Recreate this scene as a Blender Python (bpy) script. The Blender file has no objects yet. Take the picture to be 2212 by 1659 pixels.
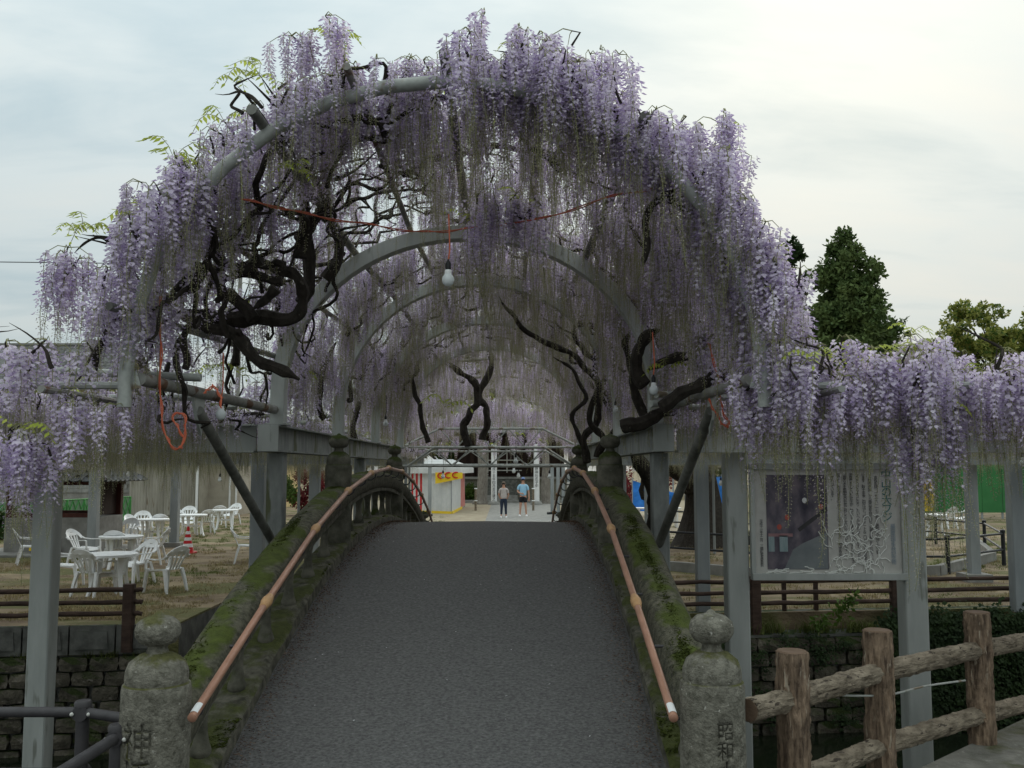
import bpy, bmesh, math, random
import numpy as np
from mathutils import Vector, Matrix, Euler
from mathutils import noise as mnoise
R = math.radians
SC = bpy.context.scene
COL = SC.collection
# ------------------------------------------------------------------ camera
EYE = 2.2; PITCH = R(5.0); FP = 2080.0
cam = bpy.data.cameras.new('camera'); camo = bpy.data.objects.new('camera', cam); COL.objects.link(camo)
camo.location = (0, 0, EYE); camo.rotation_euler = (R(90) + PITCH, 0, 0)
cam.sensor_width = 36; cam.lens = 36 * FP / 2212; cam.clip_end = 2000; cam.clip_start = 0.05
SC.camera = camo
# ------------------------------------------------------------------ world: overcast sky
SUN_EL, SUN_AZ = R(24), R(19)
W = bpy.data.worlds.new('World'); SC.world = W; W.use_nodes = True
nt = W.node_tree; nt.nodes.clear()
def N(t, **k):
    n = nt.nodes.new(t)
    for a, b in k.items(): setattr(n, a, b)
    return n
L = lambda a, b: nt.links.new(a, b)
out = N('ShaderNodeOutputWorld'); bg = N('ShaderNodeBackground'); L(bg.outputs[0], out.inputs[0])
sky = N('ShaderNodeTexSky', sky_type='NISHITA', sun_disc=False, sun_elevation=SUN_EL, sun_rotation=SUN_AZ)
tc = N('ShaderNodeTexCoord')
sep = N('ShaderNodeSeparateXYZ'); L(tc.outputs['Generated'], sep.inputs[0])
def MA(op, a, b=None, clamp=False):
    m = N('ShaderNodeMath', operation=op, use_clamp=clamp)
    for i, v in enumerate((a, b)):
        if v is None: continue
        if isinstance(v, (int, float)): m.inputs[i].default_value = v
        else: L(v, m.inputs[i])
    return m.outputs[0]
zz = MA('ADD', MA('ABSOLUTE', sep.outputs[2]), 0.16)
cx = N('ShaderNodeCombineXYZ'); L(MA('DIVIDE', sep.outputs[0], zz), cx.inputs[0]); L(MA('DIVIDE', sep.outputs[1], zz), cx.inputs[1])
def cloudnoise(scale, rot, det, dist):
    mp = N('ShaderNodeMapping'); mp.inputs['Scale'].default_value = (scale, scale * 2.1, 1); mp.inputs['Rotation'].default_value = (0, 0, rot)
    L(cx.outputs[0], mp.inputs[0])
    nz = N('ShaderNodeTexNoise'); nz.inputs['Scale'].default_value = 1; nz.inputs['Detail'].default_value = det; nz.inputs['Distortion'].default_value = dist
    nz.inputs['Roughness'].default_value = .55
    L(mp.outputs[0], nz.inputs['Vector']); return nz.outputs[0]
n1 = cloudnoise(.55, .5, 6, .6); n2 = cloudnoise(1.7, .35, 7, .5)
nn = MA('ADD', MA('MULTIPLY', n1, .65), MA('MULTIPLY', n2, .35))
cr = N('ShaderNodeValToRGB'); L(nn, cr.inputs[0])
cr.color_ramp.elements[0].position = .36; cr.color_ramp.elements[0].color = (.53, .65, .69, 1)
cr.color_ramp.elements[1].position = .64; cr.color_ramp.elements[1].color = (.79, .83, .80, 1)
e = cr.color_ramp.elements.new(.5); e.color = (.72, .80, .80, 1)
# light of the veiled sun spreading through the cloud
sd = Vector((math.sin(SUN_AZ) * math.cos(SUN_EL), math.cos(SUN_AZ) * math.cos(SUN_EL), math.sin(SUN_EL)))
dp = N('ShaderNodeVectorMath', operation='DOT_PRODUCT'); L(tc.outputs['Generated'], dp.inputs[0]); dp.inputs[1].default_value = sd
gl = MA('POWER', MA('MAXIMUM', dp.outputs['Value'], 0.0), 26)
glc = N('ShaderNodeMix', data_type='RGBA', blend_type='ADD'); L(MA('MULTIPLY', gl, .6), glc.inputs[0])
L(cr.outputs[0], glc.inputs[6]); glc.inputs[7].default_value = (.17, .10, -.10, 1)
mx = N('ShaderNodeMix', data_type='RGBA'); mx.inputs[0].default_value = .93
sk = N('ShaderNodeMix', data_type='RGBA', blend_type='MULTIPLY'); sk.inputs[0].default_value = 1; L(sky.outputs[0], sk.inputs[6]); sk.inputs[7].default_value = (.1, .1, .1, 1)
L(sk.outputs[2], mx.inputs[6]); L(glc.outputs[2], mx.inputs[7]); L(mx.outputs[2], bg.inputs[0])
# standard overcast sky: brighter towards the zenith
L(MA('MULTIPLY_ADD', MA('MAXIMUM', sep.outputs[2], 0.0), .88), bg.inputs[1])
bg.inputs[1].links[0].from_node.inputs[2].default_value = .585
sl = bpy.data.lights.new('sun', 'SUN'); sl.energy = 1.5; sl.angle = R(40); sl.color = (1, .96, .88)
so = bpy.data.objects.new('sun', sl); COL.objects.link(so); so.rotation_euler = (-sd).to_track_quat('-Z', 'Y').to_euler(); so.location = (8, 8, 20)
SC.view_settings.view_transform = 'Standard'; SC.view_settings.look = 'None'; SC.view_settings.exposure = 0.24; SC.view_settings.gamma = 1
SC.render.engine = 'CYCLES'
cy = SC.cycles; cy.max_bounces = 6; cy.diffuse_bounces = 4; cy.glossy_bounces = 2; cy.transmission_bounces = 3; cy.transparent_max_bounces = 4
cy.caustics_reflective = False; cy.caustics_refractive = False; cy.use_denoising = True

# ------------------------------------------------------------------ photo pixel (2212 wide) -> place
def ray(px, py):
    u = (px - 1106) / FP; v = (829.5 - py) / FP
    return Vector((u, math.cos(PITCH) - v * math.sin(PITCH), math.sin(PITCH) + v * math.cos(PITCH)))
def P(px, py, d):
    r = ray(px, py); r *= d / r.y; return Vector((r.x, r.y, r.z + EYE))
def G(px, py, z=0.0):
    r = ray(px, py); r *= (z - EYE) / r.z; return Vector((r.x, r.y, z))

# ------------------------------------------------------------------ materials
MAT = {}
def mat(name, c1, c2=None, scale=6, rough=.7, bump=0.0, bscale=60, metal=0.0, c3=None, s3=30, t3=.62, detail=5, stretch=(1, 1, 1), local=False, spec=.3, bdist=.01, moss=None, mlev=.5, mscale=5, trans=0, rnd=0.0, lo=.35, hi=.65):
    m = bpy.data.materials.new(name); m.use_nodes = True; t = m.node_tree; b = t.nodes['Principled BSDF']
    def n(ty, **k):
        q = t.nodes.new(ty)
        for a, v in k.items(): setattr(q, a, v)
        return q
    l = t.links.new
    if local: co = n('ShaderNodeTexCoord').outputs['Object']
    else: co = n('ShaderNodeNewGeometry').outputs['Position']
    mp = n('ShaderNodeMapping'); mp.inputs['Scale'].default_value = stretch; l(co, mp.inputs[0]); v = mp.outputs[0]
    def noise(s, d=detail):
        q = n('ShaderNodeTexNoise'); q.inputs['Scale'].default_value = s; q.inputs['Detail'].default_value = d; q.inputs['Roughness'].default_value = .6; l(v, q.inputs['Vector']); return q.outputs[0]
    def ramp(f, p0, p1, a, c):
        q = n('ShaderNodeValToRGB'); l(f, q.inputs[0]); q.color_ramp.elements[0].position = p0; q.color_ramp.elements[1].position = p1
        q.color_ramp.elements[0].color = (*a, 1); q.color_ramp.elements[1].color = (*c, 1); return q.outputs[0]
    col = ramp(noise(scale), lo, hi, c1, c2 or c1)
    def mixc(f, a, c):
        q = n('ShaderNodeMix', data_type='RGBA'); l(f, q.inputs[0]); l(a, q.inputs[6])
        if isinstance(c, tuple): q.inputs[7].default_value = (*c, 1)
        else: l(c, q.inputs[7])
        return q.outputs[2]
    if c3: col = mixc(ramp(noise(s3, 3), t3, t3 + .06, (0, 0, 0), (1, 1, 1)), col, c3)
    bh = None
    if moss:
        g = n('ShaderNodeNewGeometry'); s = n('ShaderNodeSeparateXYZ'); l(g.outputs['Normal'], s.inputs[0])
        up = n('ShaderNodeMath', operation='MULTIPLY_ADD'); l(s.outputs[2], up.inputs[0]); up.inputs[1].default_value = .35; l(noise(mscale, 6), up.inputs[2])
        f = ramp(up.outputs[0], mlev, mlev + .12, (0, 0, 0), (1, 1, 1))
        mc = ramp(noise(mscale * 5), .3, .7, moss, tuple(min(1, x * 1.9) for x in moss))
        col = mixc(f, col, mc)
    if rnd:
        oi = n('ShaderNodeObjectInfo'); mm = n('ShaderNodeMath', operation='MULTIPLY_ADD'); l(oi.outputs['Random'], mm.inputs[0]); mm.inputs[1].default_value = rnd; mm.inputs[2].default_value = 1 - rnd / 2
        hs = n('ShaderNodeHueSaturation'); l(mm.outputs[0], hs.inputs['Value']); l(col, hs.inputs['Color']); col = hs.outputs[0]
    l(col, b.inputs['Base Color'])
    b.inputs['Roughness'].default_value = rough; b.inputs['Metallic'].default_value = metal; b.inputs['Specular IOR Level'].default_value = spec
    if bump:
        bp = n('ShaderNodeBump'); bp.inputs['Strength'].default_value = bump; bp.inputs['Distance'].default_value = bdist; l(noise(bscale, 6), bp.inputs['Height']); l(bp.outputs[0], b.inputs['Normal'])
    if trans:
        tr = n('ShaderNodeBsdfTranslucent'); l(col, tr.inputs[0]); ms = n('ShaderNodeMixShader'); ms.inputs[0].default_value = trans
        l(b.outputs[0], ms.inputs[1]); l(tr.outputs[0], ms.inputs[2]); l(ms.outputs[0], t.nodes['Material Output'].inputs[0])
    MAT[name] = m; return m
mat('asphalt', (.062, .060, .058), (.185, .181, .176), 64, .86, 1, 60, c3=(.27, .27, .26), s3=110, t3=.66, bdist=.02, detail=7, stretch=(.7, 1, 1), lo=.30, hi=.70)
mat('kerbstone', (.13, .125, .105), (.24, .23, .20), 5, .92, .8, 50, c3=(.32, .31, .28), s3=24, t3=.62, moss=(.06, .06, .03), mlev=.86, mscale=3)
mat('road', (.05, .05, .052), (.08, .08, .082), 2, .9, .7, 140, c3=(.12, .12, .12), s3=160)
mat('stone', (.085, .08, .06), (.31, .295, .24), 26, .95, 1, 70, c3=(.50, .48, .42), s3=44, t3=.66, moss=(.075, .075, .028), mlev=.72, mscale=7, bdist=.02, detail=9, lo=.28, hi=.72)
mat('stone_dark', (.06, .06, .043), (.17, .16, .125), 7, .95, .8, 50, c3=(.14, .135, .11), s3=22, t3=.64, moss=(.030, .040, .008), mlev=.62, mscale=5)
mat('mossrail', (.05, .05, .034), (.15, .14, .10), 22, .95, 1, 90, moss=(.045, .058, .010), mlev=.74, mscale=3.2, c3=(.15, .14, .11), s3=60, bdist=.012)
mat('mossbase', (.045, .043, .030), (.165, .155, .12), 14, .95, 1, 70, moss=(.045, .052, .014), mlev=.74, mscale=4, bdist=.012)
mat('rail_copper', (.30, .15, .095), (.40, .21, .14), 30, .42, .15, 90, stretch=(1, .15, 1), spec=.45)
mat('rail_joint', (.42, .24, .11), (.50, .30, .15), 20, .5, .1, 60)
mat('steel_grey', (.38, .40, .375), (.49, .51, .48), 5, .55, .12, 40, stretch=(1, 1, .2), c3=(.25, .26, .225), s3=7, t3=.64)
mat('steel_dark', (.24, .26, .265), (.32, .34, .34), 4, .6, .1, 40, stretch=(1, 1, .25))
mat('steel_moss', (.22, .235, .225), (.36, .375, .355), 9, .75, .3, 40, stretch=(1, 1, .35), c3=(.15, .16, .09), s3=4, t3=.58)
mat('galv', (.30, .315, .29), (.45, .465, .43), 9, .5, .15, 30, c3=(.20, .16, .11), s3=4, t3=.60, metal=.15)
mat('galv_rust', (.21, .20, .175), (.30, .30, .28), 9, .6, .2, 30, c3=(.14, .075, .045), s3=5, t3=.56)
mat('pipe_dirty', (.10, .10, .085), (.25, .25, .225), 6, .7, .3, 30, stretch=(1, 1, .5))
mat('iron_dark', (.045, .042, .044), (.065, .061, .063), 12, .5, .1, 60)
mat('iron_black', (.012, .014, .017), (.022, .024, .027), 12, .5, .1, 60)
mat('bolt', (.55, .54, .5), (.6, .6, .55), 9, .5)
mat('bark', (.020, .016, .012), (.050, .042, .034), 18, .95, 1, 45, stretch=(1, 1, .6), c3=(.09, .08, .065), s3=25, t3=.64)
mat('bark_pale', (.16, .14, .12), (.27, .25, .22), 10, .95, .8, 30, stretch=(1, 1, .4))
mat('log', (.075, .05, .034), (.33, .235, .16), 34, .92, 1, 55, stretch=(1, 1, .16), c3=(.40, .33, .25), s3=40, t3=.62, bdist=.03)
mat('lograil', (.12, .095, .066), (.32, .265, .195), 24, .92, 1, 45, c3=(.06, .046, .034), s3=42, t3=.60, bdist=.03, stretch=(.35, .35, 1.3))
mat('logend', (.13, .085, .055), (.17, .115, .08), 12, .9, .5, 40)
mat('brownwood', (.04, .025, .019), (.085, .053, .04), 14, .85, .5, 40, stretch=(.3, 1, 1))
mat('soil', (.14, .10, .065), (.31, .245, .15), 1.3, .95, 1, 14, c3=(.13, .125, .05), s3=.55, t3=.50, stretch=(.55, 1, 1), detail=9, bdist=.05)
mat('sandpath', (.27, .22, .15), (.36, .31, .22), 1.5, .95, .5, 20)
mat('concrete', (.20, .195, .18), (.29, .285, .265), 4, .9, .5, 50)
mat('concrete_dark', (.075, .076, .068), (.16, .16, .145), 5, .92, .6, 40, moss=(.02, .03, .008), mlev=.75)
mat('wallstone', (.06, .054, .040), (.17, .15, .115), 4.5, .95, 1, 26, c3=(.20, .18, .15), s3=9, t3=.62, moss=(.026, .036, .010), mlev=.54, mscale=1.6, bdist=.04, rnd=.5)
mat('water', (.01, .014, .008), (.014, .018, .01), 2, .08, .2, 6)
mat('plastic', (.74, .75, .75), (.80, .80, .79), 8, .42, .05, 20, spec=.4)
mat('white', (.70, .71, .70), (.78, .78, .77), 6, .7)
mat('bulb', (.78, .82, .82), (.82, .85, .85), 6, .18, spec=.5, trans=.25)
mat('socket', (.01, .01, .011), (.015, .015, .016), 9, .5)
mat('cord', (.55, .12, .06), (.62, .17, .09), 9, .6)
mat('cone_red', (.50, .015, .02), (.56, .02, .025), 9, .45)
mat('tarp_white', (.62, .64, .64), (.72, .73, .72), 3, .7, .4, 6, bdist=.05, trans=.2)
mat('tarp_red', (.55, .035, .04), (.62, .05, .05), 3, .7, trans=.2)
mat('tarp_pink', (.60, .22, .20), (.66, .28, .25), 3, .7, .4, 8, bdist=.05, trans=.2)
mat('tarp_yellow', (.75, .50, .02), (.80, .58, .04), 3, .7)
mat('tarp_blue', (.02, .16, .55), (.035, .22, .66), 2.5, .6, .7, 5, bdist=.08)
mat('green_paint', (.05, .24, .055), (.075, .30, .08), 4, .55, .1, 30)
mat('green_sheet', (.03, .15, .045), (.045, .19, .06), 1.5, .7, .3, 6)
mat('green_net', (.11, .19, .11), (.15, .24, .15), 9, .9)
mat('tin', (.24, .225, .185), (.36, .34, .29), 2.2, .6, .2, 30, stretch=(1, 1, .25), c3=(.15, .11, .07), s3=3, t3=.62)
mat('cream', (.60, .50, .32), (.66, .56, .38), 2, .9, .2, 40)
mat('beige', (.34, .31, .25), (.42, .38, .31), 2, .85, .2, 20)
mat('yellowwall', (.62, .47, .22), (.68, .53, .27), 2, .9, .1, 30)
mat('rooftile', (.05, .053, .056), (.085, .09, .094), 5, .55, .2, 30, rnd=.4)
mat('rooftile_pale', (.10, .10, .095), (.17, .17, .16), 4, .8, .2, 30, rnd=.4)
mat('darkwood', (.022, .012, .009), (.040, .022, .016), 8, .8, .3, 30, stretch=(1, 1, .3))
mat('redwood', (.055, .016, .012), (.085, .028, .02), 8, .75, .3, 30, stretch=(1, 1, .3))
mat('blockwall', (.20, .20, .19), (.30, .30, .285), 3, .95, .5, 40, rnd=.25)
mat('dark', (.008, .008, .008), (.013, .013, .013), 4, .9)
mat('skin', (.50, .27, .19), (.54, .30, .21), 9, .6)
mat('hair', (.012, .009, .008), (.02, .015, .012), 20, .6)
mat('shirt_blue', (.30, .55, .74), (.36, .61, .79), 8, .9, .3, 20)
mat('shirt_grey', (.42, .37, .35), (.50, .45, .43), 8, .9, .3, 20)
mat('shorts', (.012, .012, .015), (.02, .02, .024), 8, .9)
mat('jeans', (.018, .026, .045), (.03, .04, .065), 8, .9)
mat('cap_blue', (.14, .19, .36), (.18, .24, .42), 8, .9)
mat('cap_brown', (.10, .075, .055), (.14, .11, .085), 8, .9)
mat('paper', (.50, .49, .45), (.62, .61, .57), 4, .8)
mat('ink', (.035, .035, .04), (.05, .05, .055), 9, .8)
mat('ink_green', (.03, .16, .16), (.04, .19, .19), 9, .8)
mat('ink_blue', (.19, .26, .33), (.24, .31, .38), 9, .8)
mat('ink_red', (.45, .10, .08), (.5, .13, .1), 9, .8)
mat('trail', (.80, .81, .76), (.84, .85, .80), 9, .8)
# plants
mat('petal', (.71, .63, .77), (.88, .82, .91), 14, .75, rnd=.3, trans=.42, spec=.1)
mat('keel', (.49, .385, .62), (.66, .56, .76), 14, .75, rnd=.35, trans=.25, spec=.1)
mat('bud', (.44, .36, .45), (.68, .60, .67), 12, .85, rnd=.5, trans=.38, spec=.1)
mat('budgreen', (.40, .37, .26), (.56, .52, .40), 12, .85, rnd=.4, trans=.35, spec=.1)
mat('rachis', (.26, .27, .13), (.40, .40, .21), 10, .85, rnd=.3, trans=.3, spec=.1)
mat('youngleaf', (.36, .44, .06), (.52, .58, .12), 8, .6, rnd=.3, trans=.45)
mat('leafdark', (.016, .040, .008), (.035, .070, .016), 3, .7, rnd=.3, trans=.2)
mat('cedarleaf', (.045, .08, .022), (.13, .175, .055), .9, .8, rnd=.2, trans=.15)
mat('leafgreen', (.045, .09, .012), (.10, .16, .03), 2, .7, rnd=.3, trans=.35)
mat('leaflight', (.20, .22, .045), (.34, .35, .09), 1.2, .7, rnd=.3, trans=.4)
mat('leafred', (.10, .012, .015), (.20, .03, .035), 3, .7, rnd=.4, trans=.3)
mat('ivy', (.012, .026, .006), (.030, .055, .014), 3, .7, rnd=.3, trans=.2)
mat('straw', (.24, .19, .09), (.34, .28, .15), 6, .9, rnd=.4, trans=.2)
mat('grass', (.075, .10, .022), (.15, .17, .05), 3, .85, rnd=.4, trans=.3)

# ------------------------------------------------------------------ mesh building
class MB:
    def __init__(s): s.v = []; s.f = []; s.m = []
    def add(s, vs, fs, mi=0):
        o = len(s.v); s.v.extend([tuple(x) for x in vs]); s.f.extend([tuple(i + o for i in f) for f in fs]); s.m.extend([mi] * len(fs)); return s
    def box(s, c, size, rot=None, mi=0, taper=1.0, ch=0.0):
        hx, hy, hz = size[0] / 2, size[1] / 2, size[2] / 2
        M = rot.to_matrix() if isinstance(rot, Euler) else (rot if rot is not None else Matrix.Identity(3)); c = Vector(c)
        if ch > 0:
            ch = min(ch, hx * .45, hy * .45); pts = []
            for z in (-hz, hz):
                for (sx, sy) in ((-1, -1), (1, -1), (1, 1), (-1, 1)):
                    a = (sx * (hx - ch), sy * hy); b = (sx * hx, sy * (hy - ch))
                    pr = (a, b) if sx * sy < 0 else (b, a)
                    if (sx, sy) == (-1, -1): pr = (b, a)
                    if (sx, sy) == (1, -1): pr = (a, b)
                    if (sx, sy) == (1, 1): pr = (b, a)
                    if (sx, sy) == (-1, 1): pr = (a, b)
                    for q in pr: pts.append((q[0], q[1], z))
            fs = [tuple(reversed(range(8))), tuple(range(8, 16))] + [(i, (i + 1) % 8, 8 + (i + 1) % 8, 8 + i) for i in range(8)]
            return s.add([c + M @ Vector(p) for p in pts], fs, mi)
        pts = [(x * (taper if z > 0 else 1), y * (taper if z > 0 else 1), z) for z in (-hz, hz) for x, y in ((-hx, -hy), (hx, -hy), (hx, hy), (-hx, hy))]
        return s.add([c + M @ Vector(p) for p in pts], [(3, 2, 1, 0), (4, 5, 6, 7), (0, 1, 5, 4), (1, 2, 6, 5), (2, 3, 7, 6), (3, 0, 4, 7)], mi)
    def bar(s, a, b, w, h, mi=0, up=(0, 0, 1), ch=0.0):
        a = Vector(a); b = Vector(b); d = b - a; ln = d.length; d.normalize(); u = Vector(up)
        x = d.cross(u)
        if x.length < 1e-4: x = d.cross(Vector((1, 0, 0)))
        x.normalize(); y = x.cross(d).normalized()
        M = Matrix((x, y, d)).transposed()
        return s.box((a + b) / 2, (w, h, ln), M, mi, 1, ch)
    def tube(s, pts, r, n=8, mi=0, cap=True):
        pts = [Vector(p) for p in pts]; k = len(pts); rr = r if isinstance(r, (list, tuple)) else [r] * k
        d0 = (pts[1] - pts[0]).normalized(); ref = Vector((0, 0, 1)) if abs(d0.z) < .9 else Vector((1, 0, 0))
        x = d0.cross(ref).normalized(); vs = []
        for i, p in enumerate(pts):
            d = (pts[min(i + 1, k - 1)] - pts[max(i - 1, 0)])
            if d.length < 1e-7: d = d0
            d.normalize(); x = (x - d * x.dot(d))
            if x.length < 1e-5: x = d.orthogonal()
            x.normalize(); y = d.cross(x)
            for j in range(n):
                a = 2 * math.pi * j / n; vs.append(p + (x * math.cos(a) + y * math.sin(a)) * rr[i])
        fs = [(i * n + j, i * n + (j + 1) % n, (i + 1) * n + (j + 1) % n, (i + 1) * n + j) for i in range(k - 1) for j in range(n)]
        if cap: fs += [tuple(reversed(range(n))), tuple(range((k - 1) * n, k * n))]
        return s.add(vs, fs, mi)
    def lathe(s, prof, c=(0, 0, 0), n=24, mi=0, wob=0, seed=0):
        vs = []; c = Vector(c)
        for (r, z) in prof:
            for j in range(n):
                a = 2 * math.pi * j / n; q = r
                if wob: q = r * (1 + wob * mnoise.noise(Vector((math.cos(a) * 1.5 + seed, math.sin(a) * 1.5, z * 6))))
                vs.append(c + Vector((q * math.cos(a), q * math.sin(a), z)))
        k = len(prof)
        fs = [(i * n + j, i * n + (j + 1) % n, (i + 1) * n + (j + 1) % n, (i + 1) * n + j) for i in range(k - 1) for j in range(n)]
        fs += [tuple(reversed(range(n))), tuple(range((k - 1) * n, k * n))]
        return s.add(vs, fs, mi)
    def sweep(s, sects, mi=0, cap=True):
        n = len(sects[0]); vs = [p for q in sects for p in q]; k = len(sects)
        fs = [(i * n + j, i * n + (j + 1) % n, (i + 1) * n + (j + 1) % n, (i + 1) * n + j) for i in range(k - 1) for j in range(n)]
        if cap: fs += [tuple(reversed(range(n))), tuple(range((k - 1) * n, k * n))]
        return s.add(vs, fs, mi)
    def quad(s, a, b, c, d, mi=0): return s.add([a, b, c, d], [(0, 1, 2, 3)], mi)
    def mesh(s, name, mats, smooth=False):
        me = bpy.data.meshes.new(name); me.from_pydata(s.v, [], s.f)
        for m in (mats if isinstance(mats, (list, tuple)) else [mats]): me.materials.append(MAT[m])
        if max(s.m, default=0): me.polygons.foreach_set('material_index', s.m)
        if smooth: me.polygons.foreach_set('use_smooth', [True] * len(s.f))
        me.update(); return me
    def build(s, name, mats, parent=None, smooth=False, bevel=0, fixn=True):
        me = s.mesh(name, mats, smooth)
        if fixn:
            bm = bmesh.new(); bm.from_mesh(me); bmesh.ops.recalc_face_normals(bm, faces=bm.faces); bm.to_mesh(me); bm.free()
        if smooth: me.set_sharp_from_angle(angle=R(42))
        return obj(name, me, parent, bevel)
def obj(name, me, parent=None, bevel=0):
    o = bpy.data.objects.new(name, me); COL.objects.link(o)
    if parent is not None:
        o.parent = parent; o.matrix_parent_inverse = PINV.get(parent.name, Matrix.Identity(4))
    if bevel:
        b = o.modifiers.new('bevel', 'BEVEL'); b.width = bevel; b.segments = 2; b.limit_method = 'ANGLE'; b.angle_limit = R(40)
    return o
PINV = {}
def tag(o, label, cat, group=None, kind=None):
    if label: o['label'] = label
    if cat: o['category'] = cat
    if group: o['group'] = group
    if kind: o['kind'] = kind
    return o
def thing(name, label, cat, loc=(0, 0, 0), group=None):
    o = bpy.data.objects.new(name, None); COL.objects.link(o); o.location = loc; o.empty_display_size = .1
    PINV[o.name] = Matrix.Translation(-Vector(loc)); return tag(o, label, cat, group)
def child(o, parent):   # a sub-part: same world coordinates as its part (parts stay at identity)
    o.parent = parent; return o
def copy_tree(o, parent=None):
    c = o.copy(); COL.objects.link(c)
    if parent is not None: c.parent = parent; c.matrix_parent_inverse = o.matrix_parent_inverse.copy()
    for ch in list(o.children): copy_tree(ch, c)
    return c
def structure(name, mb, mats, smooth=False, fixn=True):
    o = mb.build(name, mats, None, smooth, fixn=fixn); o['kind'] = 'structure'; return o
def catmull(pts, n=6):
    pts = [Vector(p) for p in pts]; q = [pts[0] * 2 - pts[1]] + pts + [pts[-1] * 2 - pts[-2]]; o = []
    for i in range(1, len(q) - 2):
        for k in range(n):
            t = k / n; a, b, c, d = q[i - 1], q[i], q[i + 1], q[i + 2]
            o.append(.5 * ((2 * b) + (c - a) * t + (2 * a - 5 * b + 4 * c - d) * t * t + (3 * b - a - 3 * c + d) * t ** 3))
    o.append(pts[-1]); return o
def text_mesh(body, size, vertical=True, extrude=0.0, spacing=1.0):
    c = bpy.data.curves.new('text', 'FONT'); c.body = '\n'.join(body) if vertical else body; c.size = size; c.extrude = extrude
    c.align_x = 'CENTER'; c.align_y = 'TOP'; c.space_line = spacing; c.resolution_u = 3
    o = bpy.data.objects.new('text', c); COL.objects.link(o); bpy.context.view_layer.update()
    me = bpy.data.meshes.new_from_object(o.evaluated_get(bpy.context.evaluated_depsgraph_get()))
    bpy.data.objects.remove(o); bpy.data.curves.remove(c); return me
# ------------------------------------------------------------------ scattering for uncountable stuff (geometry nodes)
def scatter(name, pts, protos, parent=None):
    """pts: (x,y,z, rx,ry,rz, scale, index)"""
    a = np.array(pts, dtype=np.float32)
    me = bpy.data.meshes.new(name); me.vertices.add(len(a)); me.vertices.foreach_set('co', a[:, :3].ravel())
    at = me.attributes.new('rot', 'FLOAT_VECTOR', 'POINT'); at.data.foreach_set('vector', np.ascontiguousarray(a[:, 3:6]).ravel())
    at = me.attributes.new('scl', 'FLOAT', 'POINT'); at.data.foreach_set('value', np.ascontiguousarray(a[:, 6]))
    at = me.attributes.new('idx', 'INT', 'POINT'); at.data.foreach_set('value', a[:, 7].astype(np.int32))
    cn = bpy.data.collections.new(name + '_source')
    for i, p in enumerate(protos):
        q = bpy.data.objects.new('source_%02d' % i, p); cn.objects.link(q)
    g = bpy.data.node_groups.new(name, 'GeometryNodeTree')
    g.interface.new_socket('Geometry', in_out='INPUT', socket_type='NodeSocketGeometry'); g.interface.new_socket('Geometry', in_out='OUTPUT', socket_type='NodeSocketGeometry')
    n = g.nodes.new; l = g.links.new
    gi, go = n('NodeGroupInput'), n('NodeGroupOutput'); ip = n('GeometryNodeInstanceOnPoints'); ci = n('GeometryNodeCollectionInfo')
    ci.inputs['Collection'].default_value = cn; ci.inputs['Separate Children'].default_value = True; ci.inputs['Reset Children'].default_value = True
    def attr(nm, ty):
        q = n('GeometryNodeInputNamedAttribute'); q.data_type = ty; q.inputs['Name'].default_value = nm; return q.outputs['Attribute']
    er = n('FunctionNodeEulerToRotation'); l(attr('rot', 'FLOAT_VECTOR'), er.inputs[0])
    l(gi.outputs[0], ip.inputs['Points']); l(ci.outputs[0], ip.inputs['Instance']); ip.inputs['Pick Instance'].default_value = True
    l(attr('idx', 'INT'), ip.inputs['Instance Index']); l(er.outputs[0], ip.inputs['Rotation']); l(attr('scl', 'FLOAT'), ip.inputs['Scale']); l(ip.outputs[0], go.inputs[0])
    o = obj(name, me, parent); md = o.modifiers.new('scatter', 'NODES'); md.node_group = g; o['kind'] = 'stuff'
    return o
# ================================================================== ground, road, canal
rnd = random.Random(7)
def bank(x): return 14.0 + (x + 5) * .12
REC = (-4.75, -2.0, 16.0)          # a recess with steps beside the bridge
def bank2(x): return REC[2] if REC[0] <= x <= REC[1] else bank(x)
mb = MB()
xs = sorted(set([-400, -150, -70, -40, -25, -18] + [round(-14 + i * .5, 3) for i in range(57)] + [REC[0] - .001, REC[0], REC[1], REC[1] + .001, 18, 25, 40, 70, 150, 400]))
ys = [0, .25, .6, 1.1, 1.7, 2.4, 3.2, 4.1, 5.1, 6.3, 7.6, 9, 10.6, 12.5, 14.5, 17, 20, 24, 29, 36, 46, 60, 90, 150, 300, 700]
vs = []
for yi in ys:
    for x in xs:
        y = bank2(x) + yi - .06 if yi < 12 else 14 + yi
        z = .05 * mnoise.noise(Vector((x * .35, y * .35, 0))) * min(1, yi) + .02 * mnoise.noise(Vector((x * 1.7, y * 1.7, 3))) * min(1, yi)
        if abs(x) > 60 or yi > 50: z = 0
        vs.append((x, y, z))
nx = len(xs)
mb.add(vs, [(i * nx + j, i * nx + j + 1, (i + 1) * nx + j + 1, (i + 1) * nx + j) for i in range(len(ys) - 1) for j in range(nx - 1)])
mb.add([(x, bank2(x) - .06, 0) for x in xs] + [(x, bank2(x) - .06, -2.2) for x in xs], [(j, nx + j, nx + j + 1, j + 1) for j in range(nx - 1)])
ground = structure('ground', mb, 'soil', False)
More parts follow.
